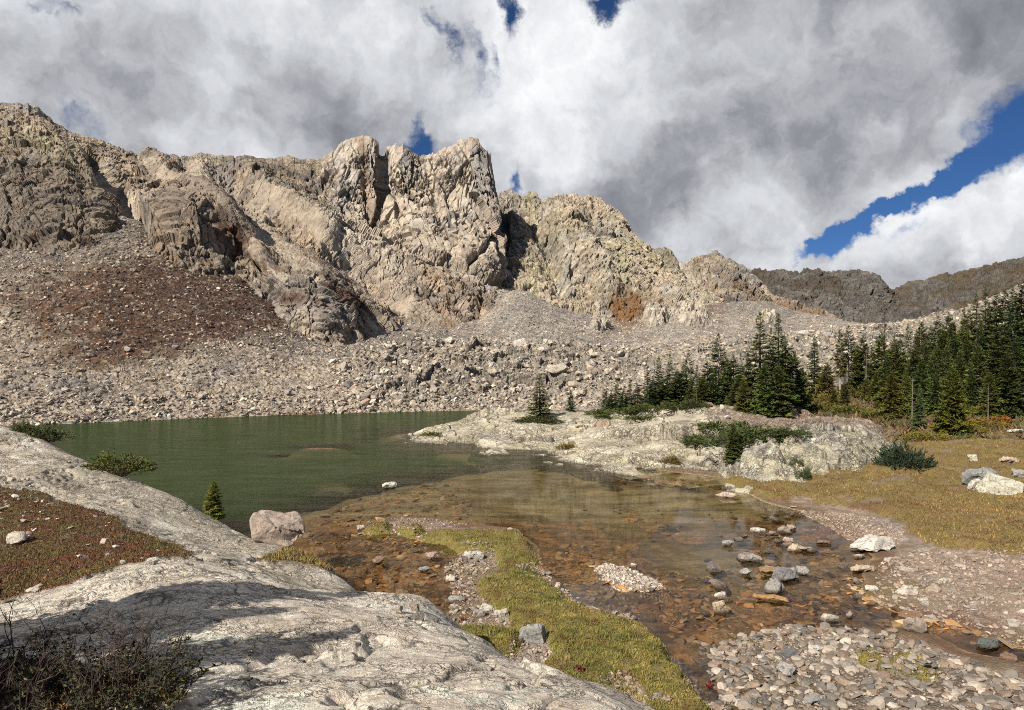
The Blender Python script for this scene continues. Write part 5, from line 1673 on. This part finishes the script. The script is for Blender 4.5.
class Leaves:
    """lozenge sprays gathered into one crown"""
    def __init__(s):
        s.V, s.F, s.C = [], [], []

    def loz(s, p, d, l, w, up, c):
        d = d / (np.linalg.norm(d) + 1e-9)
        side = np.cross(d, up)
        nrm = np.linalg.norm(side)
        if nrm < 1e-4: side = np.array([1.0, 0, 0]); nrm = 1
        side = side / nrm * w * .5
        n = len(s.V)
        m = p + d * l * .45
        s.V += [p, m + side, p + d * l, m - side]
        s.F.append((n, n + 1, n + 2, n + 3))
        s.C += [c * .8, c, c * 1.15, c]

    def arr(s):
        return np.array(s.V), np.array(s.F, dtype=np.int32), np.array(s.C)


def tube(pts, rad, sides=6):
    pts = np.array(pts, dtype=float)
    V, F = [], []
    for i, p in enumerate(pts):
        d = pts[min(i + 1, len(pts) - 1)] - pts[max(i - 1, 0)]
        d /= np.linalg.norm(d) + 1e-9
        a = np.cross(d, [0.3, 0.9, 0.2]); a /= np.linalg.norm(a) + 1e-9
        b = np.cross(d, a)
        for k in range(sides):
            t = 2 * math.pi * k / sides
            V.append(p + (a * math.cos(t) + b * math.sin(t)) * rad[i])
    for i in range(len(pts) - 1):
        for k in range(sides):
            F.append((i * sides + k, i * sides + (k + 1) % sides, (i + 1) * sides + (k + 1) % sides, (i + 1) * sides + k))
    return np.array(V), np.array(F, dtype=np.int32)


def spruce(seed, R=0.15, zb=0.04, dens=1.0, pw=0.8, gappy=0.1, base_c=(0.070, 0.088, 0.022)):
    """crown and trunk of a conifer of unit height"""
    r = np.random.RandomState(seed)
    L = Leaves()
    base_c = np.array(base_c)
    z = zb
    lean = r.normal(0, .008, 2)
    stubs = []
    while z < 0.985:
        q = (1 - z) / (1 - zb)
        env = R * (q ** pw) * (0.6 + 0.4 * min(1, (z - zb) / .08 + .3))
        nb = max(3, int(r.randint(6, 9) * dens * (0.6 + .4 * q)))
        a0 = r.uniform(0, 6.28)
        for k in range(nb):
            if r.rand() < gappy: continue
            a = a0 + 6.283 * k / nb + r.normal(0, .25)
            bl = env * r.uniform(.65, 1.22) + .006
            zz = z + r.normal(0, .012)
            rise = lerp(-0.25, 0.75, (1 - q) ** 1.6) + r.normal(0, .12)
            dirn = np.array([math.cos(a), math.sin(a), rise])
            dirn /= np.linalg.norm(dirn)
            p0 = np.array([lean[0] * zz, lean[1] * zz, zz])
            tint = base_c * r.uniform(.62, 1.4) * np.array([r.uniform(.85, 1.2), 1, r.uniform(.8, 1.15)])
            stubs.append((p0, p0 + dirn * bl * .9))
            nt = max(3, int(bl / R * 10 * dens) + 2)
            for i in range(nt):
                s_ = .16 + .84 * (i + r.rand() * .6) / nt
                p = p0 + dirn * bl * s_ + np.array([0, 0, .10 * bl * s_ * s_])
                tl = (bl * .42 * (1.12 - .62 * s_) + .008) * r.uniform(.7, 1.25)
                for sg in (-1, 1):
                    ang = a + sg * r.uniform(.45, 1.0)
                    td = np.array([math.cos(ang), math.sin(ang), rise * .5 + r.uniform(-.30, .22)])
                    L.loz(p, td, tl, tl * r.uniform(.24, .40), np.array([r.normal(0, .45), r.normal(0, .45), 1.0]), tint * r.uniform(.7, 1.3))
                if r.rand() < .55:
                    L.loz(p, np.array([math.cos(a) * .5, math.sin(a) * .5, r.uniform(.2, .9)]), tl * .7, tl * .22, np.array([r.normal(), r.normal(), .3]), tint * r.uniform(.8, 1.35))
            L.loz(p0 + dirn * bl * .7, dirn, bl * .42, bl * .10, np.array([0, 0, 1.0]), tint)
        z += (0.030 / dens ** .5) * (0.45 + .75 * q) * r.uniform(.75, 1.25)
    for k in range(5):
        a = r.uniform(0, 6.28)
        L.loz(np.array([lean[0], lean[1], .955]), np.array([math.cos(a) * .15, math.sin(a) * .15, 1]), .055, .012, np.array([math.sin(a), -math.cos(a), 0]), base_c)
    V, F, C = L.arr()
    tv, tf = tube([(0, 0, -.03), (lean[0] * .3, lean[1] * .3, .3), (lean[0] * .7, lean[1] * .7, .7), (lean[0], lean[1], .97)], [.013, .009, .005, .0015], 7)
    vs, fs, off = [tv], [tf], len(tv)
    for p0, p1 in stubs[:90]:
        sv, sf = tube([p0, p1], [.0028, .0009], 3)
        vs.append(sv); fs.append(sf + off); off += len(sv)
    tv, tf = np.concatenate(vs), np.concatenate(fs)
    bark = np.tile(np.array([[.085, .068, .055]]), (len(tv), 1))
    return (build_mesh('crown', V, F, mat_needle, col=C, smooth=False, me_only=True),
            build_mesh('trunk', tv, tf, mat_bark, col=bark, smooth=True, me_only=True))


def pale(me, c=(.36, .32, .27)):
    me = me.copy()
    a = me.attributes['Col']
    v = np.ones((len(me.vertices), 4), dtype=np.float32)
    v[:, :3] = c
    a.data.foreach_set('color', v.ravel())
    return me


SPIRE = [spruce(700 + k, .135, .02, 1.2, .85, .06) for k in range(4)]
FULL = [spruce(720 + k, (.17, .20, .23, .18, .25, .21, .15, .22)[k], .015, 1.3, (.75, .62, .8, .95, .7, .6, .85, .75)[k], (.05, .05, .16, .05, .12, .04, .2, .08)[k]) for k in range(8)]
BROAD = [spruce(740 + k, .27, .01, 1.3, .62, .05, (.086, .092, .020)) for k in range(3)]
BARE = [spruce(760 + k, .15, .36, 1.0, .62, .14, (.084, .088, .024)) for k in range(3)]
BARE = [(c, pale(t_)) for c, t_ in BARE]
THIN = [spruce(780, .045, .30, .55, .6, .45, (.06, .06, .035))]
SNAG = [spruce(790 + k, .09, .35, .5, .4, .72, (.10, .085, .055)) for k in range(2)]
SNAG = [(c, pale(t_, (.20, .175, .15))) for c, t_ in SNAG]
KIND = {'snag': SNAG, 'spire': SPIRE, 'full': FULL, 'broad': BROAD, 'bare': BARE, 'thin': THIN}
rt = random.Random(11)


def tree(px, top, d, kind, label, group=None, wide=1.0, tint=(1, 1, 1), base=None):
    x = (px - CX) / FPX * d
    z = float(surf_z(x, d)[0])
    H = CAMZ + (HOR - top) / FPX * d - z
    H = max(H, .4)
    cr_, tr_ = rt.choice(KIND[kind])
    e_ = bpy.data.objects.new('spruce_tree', None)
    e_.empty_display_size = .3
    e_.location = (x, d, z)
    e_.rotation_euler = (0, 0, rt.uniform(0, 6.28))
    e_.scale = (H * wide * rt.uniform(.9, 1.12), H * wide * rt.uniform(.9, 1.12), H)
    link(e_)
    tag(e_, label, 'tree', group)
    c = bpy.data.objects.new('crown', cr_); link(c, e_)
    v = rt.uniform(.8, 1.2)
    warm = rt.uniform(.78, 1.2)
    c.color = (tint[0] * v * warm, tint[1] * v, tint[2] * v * rt.uniform(.8, 1.1), 1)
    k = bpy.data.objects.new('trunk', tr_); link(k, e_)
    return e_


tree(540, 374, 53, 'spire', 'lone small dark spruce standing on the crest of the rock peninsula', wide=2.1)
tree(571, 390, 62, 'full', 'tiny spruce between the lone peninsula spruce and the row of trees', wide=1.1)
rowg = dict(label='dark green spruce in the row behind the rock peninsula', group='spruces in the row behind the peninsula')
for px, top, d, k in ((605, 391, 66, 'full'), (611, 394, 64, 'full'), (617, 382, 67, 'full'), (624, 390, 66, 'full'), (630, 381, 68, 'spire'), (638, 385, 68, 'full'), (647, 368, 69, 'spire'), (653, 380, 67, 'full'), (659, 359, 70, 'spire'),
                      (665, 378, 68, 'full'), (670, 356, 72, 'spire'), (677, 372, 70, 'full'), (684, 366, 70, 'full'), (691, 378, 66, 'full'), (697, 367, 66, 'full'), (702, 380, 62, 'broad'), (707, 363, 64, 'full'), (714, 372, 62, 'full'), (727, 360, 63, 'full'),
                      (734, 357, 62, 'full'), (742, 366, 58, 'full'), (738, 382, 54, 'broad')):
    tree(px, top - 2, d, k, wide=1.45, tint=(.85, .9, .9), **rowg)
tree(689, 353, 72, 'bare', 'thin spruce with a pale bare trunk in the row behind the peninsula')
tree(719, 333, 66, 'bare', 'tall spruce with a grey lower trunk and thin spire left of the twin spruces', wide=.9)
tree(760, 312, 47, 'spire', 'left one of the two tallest spruces at the end of the peninsula', wide=1.35)
tree(778, 313, 48, 'spire', 'right one of the two tallest spruces at the end of the peninsula', wide=1.35)
tree(770, 328, 52, 'spire', 'spruce top showing between the two tallest spruces', wide=1.1)
bigg = dict(label='lower bushy spruce around the feet of the two tallest spruces', group='bushy spruces round the twin spruces')
for px, top, d, k in ((749, 352, 47, 'full'), (786, 338, 50, 'full'), (793, 350, 52, 'broad'), (801, 368, 53, 'broad'), (743, 378, 45, 'broad'), (764, 362, 44, 'broad'), (778, 365, 45, 'broad')):
    tree(px, top, d, k, **bigg)
tree(814, 335, 72, 'spire', 'dark slim spruce standing alone before the pale talus right of the twin spruces', wide=1.4)
tree(840, 332, 74, 'bare', 'spruce with a tall white bare trunk, left of two such')
tree(849, 325, 76, 'bare', 'spruce with a tall white bare trunk, right of two such')
tree(885, 312, 80, 'thin', 'thin nearly dead spire rising over the forest edge against the dark plateau')
tree(845, 376, 57, 'spire', 'small very dark spruce in the clearing left of the forest', wide=1.5, tint=(.7, .75, .8))
tree(834, 388, 56, 'broad', 'low olive spruce beside the small dark one in the clearing', tint=(1.2, 1, .8))
tree(919, 385, 41, 'spire', 'small grey green spruce before the forest above the round fir', tint=(1.1, 1.15, 1.5), wide=1.2)
tree(952, 366, 38, 'broad', 'broad yellowish spruce at the front of the forest beside the meadow', tint=(1.35, 1.1, .7), wide=.95)
tree(1013, 285, 52, 'full', 'huge dark spruce at the right edge of the forest', tint=(.55, .62, .7), wide=1.1)  # tint darkened to paint in the shadowed forest edge
fg = dict(label='spruce in the dense forest on the right hillside', group='spruces of the right hillside forest')
for px, top, d, k in ((826, 362, 70, 'broad'), (857, 345, 75, 'full'), (863, 335, 74, 'full'), (872, 345, 72, 'full'), (881, 331, 70, 'full'), (892, 345, 66, 'full'), (900, 338, 68, 'full'), (876, 372, 62, 'broad'), (866, 378, 64, 'broad'),
                      (886, 352, 50, 'full'), (895, 337, 60, 'full'), (908, 324, 62, 'full'), (917, 330, 60, 'full'), (924, 340, 56, 'full'), (931, 325, 64, 'full'), (937, 345, 52, 'full'), (943, 330, 62, 'full'), (953, 322, 66, 'full'),
                      (963, 307, 68, 'full'), (968, 332, 56, 'full'), (976, 292, 72, 'spire'), (985, 287, 74, 'spire'), (978, 345, 50, 'full'), (990, 302, 66, 'full'), (997, 291, 66, 'full'), (1005, 289, 62, 'full'), (1023, 284, 56, 'full'),
                      (1031, 292, 52, 'full'), (960, 350, 52, 'full'), (971, 362, 46, 'full'), (986, 350, 52, 'full'), (1000, 325, 48, 'full'), (1016, 335, 46, 'full'), (1036, 330, 44, 'full'), (936, 372, 46, 'full'), (905, 368, 49, 'full'),
                      (1047, 310, 56, 'full'), (1062, 300, 52, 'full'), (1085, 310, 48, 'full'), (915, 345, 53, 'full'), (946, 345, 55, 'full'), (922, 358, 48, 'full'), (893, 372, 47, 'broad'), (1008, 352, 44, 'broad'), (990, 372, 44, 'broad'),
                      (955, 335, 60, 'full'), (980, 318, 62, 'full'), (995, 345, 50, 'full'), (933, 352, 50, 'full'), (949, 312, 72, 'full'), (938, 316, 76, 'full'), (921, 322, 74, 'full'), (969, 310, 74, 'full')):
    dk = .75 if px > 985 else 1.0  # shade at the right edge of the forest put into the crown tint
    tree(px, top, d, k, tint=(dk, dk, dk), **fg)


for px, top, d, lab in ((866, 350, 66, 'pale dead snag standing at the left edge of the forest'), (912, 376, 46, 'grey dead snag among the front trees of the forest'), (988, 384, 42, 'dead grey snag below the dark trees at the right edge'), (697, 388, 58, 'short bleached snag in the row behind the peninsula')):
    tree(px, top, d, 'snag', lab)


# ---- low shrubs: domes of upright conifer sprays
def dome(seed, n=420, h=.42, base_c=(.058, .068, .020), spread=1.0):
    r = np.random.RandomState(seed)
    L = Leaves()
    stems_v, stems_f, off = [], [], 0
    lob = [(r.uniform(-.3, .3), r.uniform(-.3, .3), r.uniform(.2, .36), r.uniform(.6, 1.15)) for _ in range(7)]
    for i in range(n):
        lx, ly, lr, lh = lob[r.randint(7)]
        a, q = r.uniform(0, 6.28), math.sqrt(r.rand())
        x, y = lx + math.cos(a) * q * lr, ly + math.sin(a) * q * lr
        z = h * lh * math.sqrt(max(0, 1 - q * q)) * r.uniform(.35, 1.0)
        out_d = np.array([x * 1.6 * spread, y * 1.6 * spread, .35 + r.uniform(-.15, .45)])
        out_d /= np.linalg.norm(out_d)
        c = np.array(base_c) * r.uniform(.6, 1.45)
        p = np.array([x, y, max(z, .02)])
        ln = r.uniform(.09, .17)
        for k in range(8):
            s_ = k / 8
            td = out_d + r.normal(0, .42, 3)
            L.loz(p + out_d * ln * s_, td, ln * .55 * (1.1 - .5 * s_), ln * .16, r.normal(size=3), c * r.uniform(.75, 1.3))
        if i % 9 == 0:
            sv, sf = tube([(lx * .3, ly * .3, -.03), (x * .7, y * .7, z * .6), p + out_d * ln * .6], [.012, .008, .003], 4)
            stems_v.append(sv); stems_f.append(sf + off); off += len(sv)
    V, F, C = L.arr()
    sv, sf = np.concatenate(stems_v), np.concatenate(stems_f)
    return (build_mesh('foliage', V, F, mat_needle, col=C, smooth=False, me_only=True),
            build_mesh('stems', sv, sf, mat_bark, col=np.tile(np.array([[.12, .095, .075]]), (len(sv), 1)), me_only=True))


DOME = [dome(800 + k, 460, .36 + .06 * k) for k in range(4)]


def shrub(px, py, w, label, group=None, hs=1.0, tint=(1, 1, 1), name='spruce_shrub', depth=.9, sink=.04):
    p = hit(px, py)
    s = w / FPX * p.y / .95
    e_ = bpy.data.objects.new(name, None)
    e_.location = (p.x, p.y + .3 * s * depth, p.z - sink * s)
    e_.scale = (s, s * depth, s * hs)
    e_.rotation_euler = (0, 0, rt.uniform(-.4, .4))
    link(e_)
    tag(e_, label, 'shrub', group)
    f_, st = rt.choice(DOME)
    a = bpy.data.objects.new('foliage', f_); link(a, e_)
    v = rt.uniform(.85, 1.15)
    a.color = (tint[0] * v, tint[1] * v, tint[2] * v, 1)
    b2 = bpy.data.objects.new('stems', st); link(b2, e_)
    return e_


shrub(916, 470, 50, 'round blue green fir bush at the edge of the golden meadow', hs=1.2, tint=(.55, .74, 1.2))
tree(733, 424, 31.2, 'broad', 'small upright fir growing at the waterline of the peninsula', wide=1.0)
shrub(806, 481, 14, 'little fir bush between the outcrop and the meadow', hs=1.5, tint=(.75, .9, 1))
shrub(800, 470, 14, 'tiny green bush in front of the cracked outcrop face', hs=1.2)
for px, py, w, hs in ((712, 446, 44, .5), (742, 448, 64, .42), (775, 443, 70, .42), (795, 436, 40, .45), (725, 436, 46, .5), (755, 434, 60, .5), (700, 440, 30, .5)):
    shrub(px, py, w, 'low dark spruce mat spreading under the two tallest spruces', 'spruce mats under the twin spruces', hs, (.9, 1.0, .85))
for px, py, w, hs in ((600, 416, 30, .4), (628, 416, 40, .4), (655, 414, 42, .45), (682, 411, 36, .5), (640, 420, 36, .35), (612, 418, 30, .35), (700, 409, 30, .6)):
    shrub(px, py, w, 'low green shrub along the foot of the tree row behind the peninsula', 'shrubs along the tree row', hs, (.95, .95, .75))
shrub(540, 424, 40, 'dark shrub mat around the lone peninsula spruce', hs=.4)
shrub(584, 411, 20, 'small dark shrub behind the peninsula right of the tiny spruce', hs=1.0)
shrub(435, 436, 24, 'olive shrub near the left tip of the peninsula', hs=.5, tint=(1.6, 1.3, .8))
shrub(446, 421, 8, 'slender green sapling at the back of the peninsula tip', hs=3.0, tint=(1.4, 1.3, .9))
shrub(672, 465, 18, 'brown green shrub on the water face of the peninsula', hs=.8, tint=(2.0, 1.2, .8))
shrub(566, 450, 20, 'brownish shrub in a hollow of the peninsula flank', hs=.5, tint=(2.2, 1.3, .8))
shrub(42, 440, 40, 'dark wind-bent spruce bush on the far slab skyline, larger of two', hs=.9, depth=.7)
shrub(22, 433, 26, 'dark spruce bush at the left end of the far slab skyline', hs=1.0, depth=.7)
shrub(62, 441, 30, 'spreading spruce bush at the lakeward end of the skyline clump', hs=.8, depth=.7)
shrub(112, 475, 50, 'olive spruce bush on the lakeward edge of the left slab', hs=.8, tint=(1.35, 1.2, .8))
tree(213, 480, 18.0, 'broad', 'small yellow green spruce sapling above the pinkish boulder', wide=1.1, tint=(1.5, 1.4, 1.0))
for px, py, w, hs, tn in ((822, 412, 30, .8, (1.7, 1.2, .9)), (850, 414, 34, .7, (1.5, 1.3, .8)), (875, 418, 30, .7, (1.4, 1.2, .7)), (838, 405, 30, .8, (2.2, 1.5, 1.2)), (965, 432, 40, .5, (2.8, 1.9, .6)), (985, 428, 40, .5, (2.9, 1.7, .5)), (940, 441, 40, .4, (2.4, 1.7, .6)),
                          (970, 418, 30, .7, (1.8, 1.5, .7)), (860, 398, 34, .8, (1.9, 1.4, 1.0)), (815, 402, 26, .8, (1.5, 1.2, .8)), (1000, 424, 40, .35, (4.0, 1.3, .5)), (1024, 418, 40, .35, (4.0, 1.2, .5))):
    shrub(px, py, w, 'low autumn brown or olive bush on the ground before the right forest', 'autumn bushes before the right forest', hs, tn)

# conifers added out of frame on the left to cast shadow over the near slab
e_ = tree(-215, 360, 5.2, 'broad', 'unseen bushy spruce added on the near slab to cast shadow across the pale rock', tint=(1, 1, 1))
e_.scale = (3.9, 3.9, 3.1)
e_ = tree(-400, 360, 4.0, 'broad', 'unseen low spruce added between two taller ones to join their shadows', tint=(1, 1, 1))
e_.scale = (3.0, 3.0, 2.6)
e_ = tree(-640, 360, 2.8, 'broad', 'unseen bushy spruce added on the near slab to shade the dark bush', tint=(1, 1, 1))
e_.scale = (3.4, 3.4, 2.9)

# ---- turf: short blades as one sheet per kind of sward
mat_blade = leaf_mat('grass_blades', 0.0)


def blades(name, label, P_, h, w, C_, rng, cat='grass', lean=.5):
    n = len(P_)
    a = rng.uniform(0, 6.28, n)
    side = np.stack([np.cos(a), np.sin(a), 0 * a], -1) * (w * .5)[:, None]
    tip = np.stack([rng.normal(0, lean, n), rng.normal(0, lean, n), np.ones(n)], -1)
    tip = tip / np.linalg.norm(tip, axis=1)[:, None] * h[:, None]
    V = np.stack([P_ - side, P_ + side, P_ + tip], 1).reshape(-1, 3)
    F = np.arange(n * 3, dtype=np.int32).reshape(-1, 3)
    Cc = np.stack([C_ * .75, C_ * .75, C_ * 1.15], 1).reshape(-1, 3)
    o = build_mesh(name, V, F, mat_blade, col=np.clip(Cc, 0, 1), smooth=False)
    o.color = (1, 1, 1, 1)
    tag(o, label, cat, kind='stuff')
    return o


def on_mesh(V, mask, n, rng):
    """random spots on chosen vertices of a ground sheet, spread evenly in the view"""
    idx = np.where(mask)[0]
    i = idx[rng.randint(len(idx), size=n)]
    return V[i] + rng.normal(0, 1, (n, 3)) * (V[i][:, 1:2] * np.array([[.0012, .0025, 0]])), i


rg = np.random.RandomState(55)
GF = GROUND_F
pn = GF['spit'] + .10 * GF['n2']
Pb, i = on_mesh(GROUND_V, pn > .0, 60000, rg)
cl = worley(Pb * np.array([1, 1, 0]) / .20 + .3 * np.stack([fbm(Pb / .3, 2, 617), fbm(Pb / .3, 2, 618), 0 * Pb[:, 0]], -1), 615, True)
g1 = fbm(Pb / .55, 4, 611, .6)
g2 = fbm(Pb / .16, 3, 613, .6)
Cb = np.tile(np.array([[.165, .14, .034]]), (len(Pb), 1))
Cb = cmix(Cb, (.115, .115, .03), sstep(-.1, .4, g1))
Cb = cmix(Cb, (.25, .185, .07), .8 * sstep(.0, .4, -g1 + .4 * g2))
Cb = cmix(Cb, (.20, .19, .03), .8 * sstep(.12, .02, pn[i]))
Cb = cmix(Cb, (.13, .07, .03), .85 * sstep(.02, .3, fbm(Pb / .9, 4, 619, .6)))
Cb *= (.65 + .7 * cl[2] + .25 * sstep(.6, .1, cl[0]))[:, None]
Cb = Cb * rg.uniform(.65, 1.4, (len(Pb), 1))
blades('grass_spit', 'short olive and yellow turf on the tongue of land in the pond', Pb, rg.uniform(.02, .055, len(Pb)) * (1 + .9 * np.clip(g1 + g2, -.5, 1)) * (.5 + 1.1 * sstep(.75, .1, cl[0])), rg.uniform(.008, .016, len(Pb)), Cb, rg)
bare = fbm(GROUND_V * np.array([1, 1, 0]) / 1.8, 5, 327, .6)
mk = (GF['meadow'] + .15 * GF['n1'] > .05) & ((bare < .2) | (rg.rand(len(bare)) < .2)) & (GROUND_V[:, 1] < 48)
Pb, i = on_mesh(GROUND_V, mk, 60000, rg)
g1 = fbm(Pb / 1.6, 4, 621, .6)
g2 = fbm(Pb / .5, 3, 623)
Cb = np.tile(np.array([[.205, .128, .043]]), (len(Pb), 1))
Cb = cmix(Cb, (.165, .135, .036), sstep(-.05, .35, g1))
Cb = cmix(Cb, (.12, .065, .03), .8 * sstep(.0, .35, -g1 + .3 * g2))
Cb *= (.6 + .8 * sstep(-.4, .4, fbm(Pb / 2.2, 5, 625, .65)))[:, None]
Cb = cmix(Cb, (.30, .22, .09), .6 * sstep(.15, .45, g2))
Cb = Cb * rg.uniform(.65, 1.4, (len(Pb), 1))
blades('meadow_grass', 'golden brown autumn grass of the meadow on the right', Pb, rg.uniform(.04, .11, len(Pb)) * (1 + .8 * np.clip(g2, -.6, 1)), rg.uniform(.02, .045, len(Pb)), Cb, rg)
up = (GF['lake'] > 2) & (GROUND_V[:, 1] > 36) & (GROUND_V[:, 1] < 112) & (GROUND_V[:, 0] > 2)
Pb, i = on_mesh(GROUND_V, up, 30000, rg)
g1 = fbm(Pb / 3, 4, 631, .6)
Cb = np.tile(np.array([[.13, .085, .045]]), (len(Pb), 1))
Cb = cmix(Cb, (.075, .075, .025), sstep(-.1, .3, g1))
Cb = cmix(Cb, (.19, .075, .03), .8 * sstep(.1, .4, -g1))
Cb = Cb * rg.uniform(.6, 1.4, (len(Pb), 1))
blades('undergrowth', 'brown heath and dwarf scrub under the hillside trees', Pb, rg.uniform(.15, .5, len(Pb)), rg.uniform(.10, .24, len(Pb)), Cb, rg, 'undergrowth', .8)
i = np.where((SLAB_TM > .6) & (SLAB_V[:, 1] > 3))[0]
Pb, i = on_mesh(SLAB_V, (SLAB_TM > .6) & (SLAB_V[:, 1] > 3.6), 52000, rg)
g1 = fbm(Pb / .6, 4, 641, .6)
g2 = fbm(Pb / .2, 3, 643)
Cb = np.tile(np.array([[.135, .078, .032]]), (len(Pb), 1))
Cb = cmix(Cb, (.125, .105, .028), sstep(-.05, .35, g1))
Cb = cmix(Cb, (.17, .045, .026), .8 * sstep(.05, .35, -g1 + .3 * g2))
yl = sstep(-5.4, -4.9, Pb[:, 0]) * sstep(12.6, 13.2, Pb[:, 1])
Cb = cmix(Cb, (.24, .18, .055), .8 * yl)
Cb = Cb * rg.uniform(.6, 1.45, (len(Pb), 1))
blades('heath_turf', 'rusty red and olive heath filling the hollows of the left slab', Pb, rg.uniform(.02, .055, len(Pb)) * (1 + .6 * np.clip(g2, -.5, 1)) * (1 + 1.2 * yl), rg.uniform(.010, .022, len(Pb)), Cb, rg, 'heath', .8)

# ---- the dark leafless-topped bush at the lower left
def twig_bush():
    r = np.random.RandomState(77)
    e_ = bpy.data.objects.new('willow_bush', None)
    c0 = hit(75, 700)
    e_.location = c0
    link(e_)
    tag(e_, 'dark low bush with bare upright twigs at the bottom left corner', 'bush')
    vs, fs, off = [], [], 0
    L = Leaves()

    def grow(p, d, ln, rad, depth):
        nonlocal off
        pts = [p]
        for k in range(4):
            d = d + r.normal(0, .16, 3) + np.array([0, 0, .05])
            d /= np.linalg.norm(d)
            pts.append(pts[-1] + d * ln / 4)
        v, f = tube(pts, [rad, rad * .85, rad * .7, rad * .55, rad * .35], 4)
        vs.append(v); fs.append(f + off); off += len(v)
        if depth > 0:
            for k in range(r.randint(2, 4)):
                j = r.randint(1, 5)
                dd = d + r.normal(0, .55, 3)
                grow(pts[j], dd / np.linalg.norm(dd), ln * r.uniform(.45, .7), rad * .6, depth - 1)
        if pts[-1][2] < .24 or r.rand() < .05:
            for k in range(12):
                q = pts[r.randint(1, 5)]
                c = np.array([.040, .042, .018]) * r.uniform(.6, 1.5) if r.rand() > .05 else np.array([.20, .17, .05])
                dd = r.normal(size=3); dd[2] = abs(dd[2]) * .6
                L.loz(q, dd, r.uniform(.02, .038), r.uniform(.010, .017), r.normal(size=3), c)

    for k in range(150):
        a, q = r.uniform(0, 6.28), math.sqrt(r.rand())
        x_, y_ = math.cos(a) * q * .80 - .16, math.sin(a) * q * .46
        zz = float(slab_z(np.array([c0.x + x_]), np.array([c0.y + y_]))[0][0]) - c0.z
        d = np.array([x_ * .35 + r.normal(0, .25), y_ * .3 + r.normal(0, .2), r.uniform(.5, 1)])
        grow(np.array([x_, y_, zz - .02]), d / np.linalg.norm(d), r.uniform(.16, .42), .006, 2)
    v, f = np.concatenate(vs), np.concatenate(fs)
    build_mesh('branches', v, f, mat_bark, e_, np.tile(np.array([[.075, .05, .042]]), (len(v), 1)))
    V, F, C = L.arr()
    o = build_mesh('foliage', V, F, mat_blade, e_, C, smooth=False)
    o.color = (1, 1, 1, 1)


twig_bush()


def red_herb(px, py, s, label):
    r = np.random.RandomState(int(px))
    L = Leaves()
    for k in range(34):
        a = r.uniform(0, 6.28)
        L.loz(np.array([r.normal(0, .03), r.normal(0, .03), r.uniform(0, .04)]), np.array([math.cos(a), math.sin(a), r.uniform(.6, 2.2)]), r.uniform(.035, .085), .02, r.normal(size=3), np.array([.13, .025, .022]) * r.uniform(.6, 1.4))
    V, F, C = L.arr()
    o = build_mesh('red_herb', V * s, F, mat_blade, col=C, smooth=False)
    o.color = (1, 1, 1, 1)
    o.location = hit(px, py)
    tag(o, label, 'plant')


red_herb(579, 672, 1.0, 'small red-leaved herb in the middle of the grass tongue')
red_herb(711, 690, 1.2, 'larger red herb at the lower edge of the grass tongue')
red_herb(463, 622, 1.0, 'red herb among the stones left of the cream block')
red_herb(595, 622, .8, 'small rusty herb at the pond edge of the grass tongue')
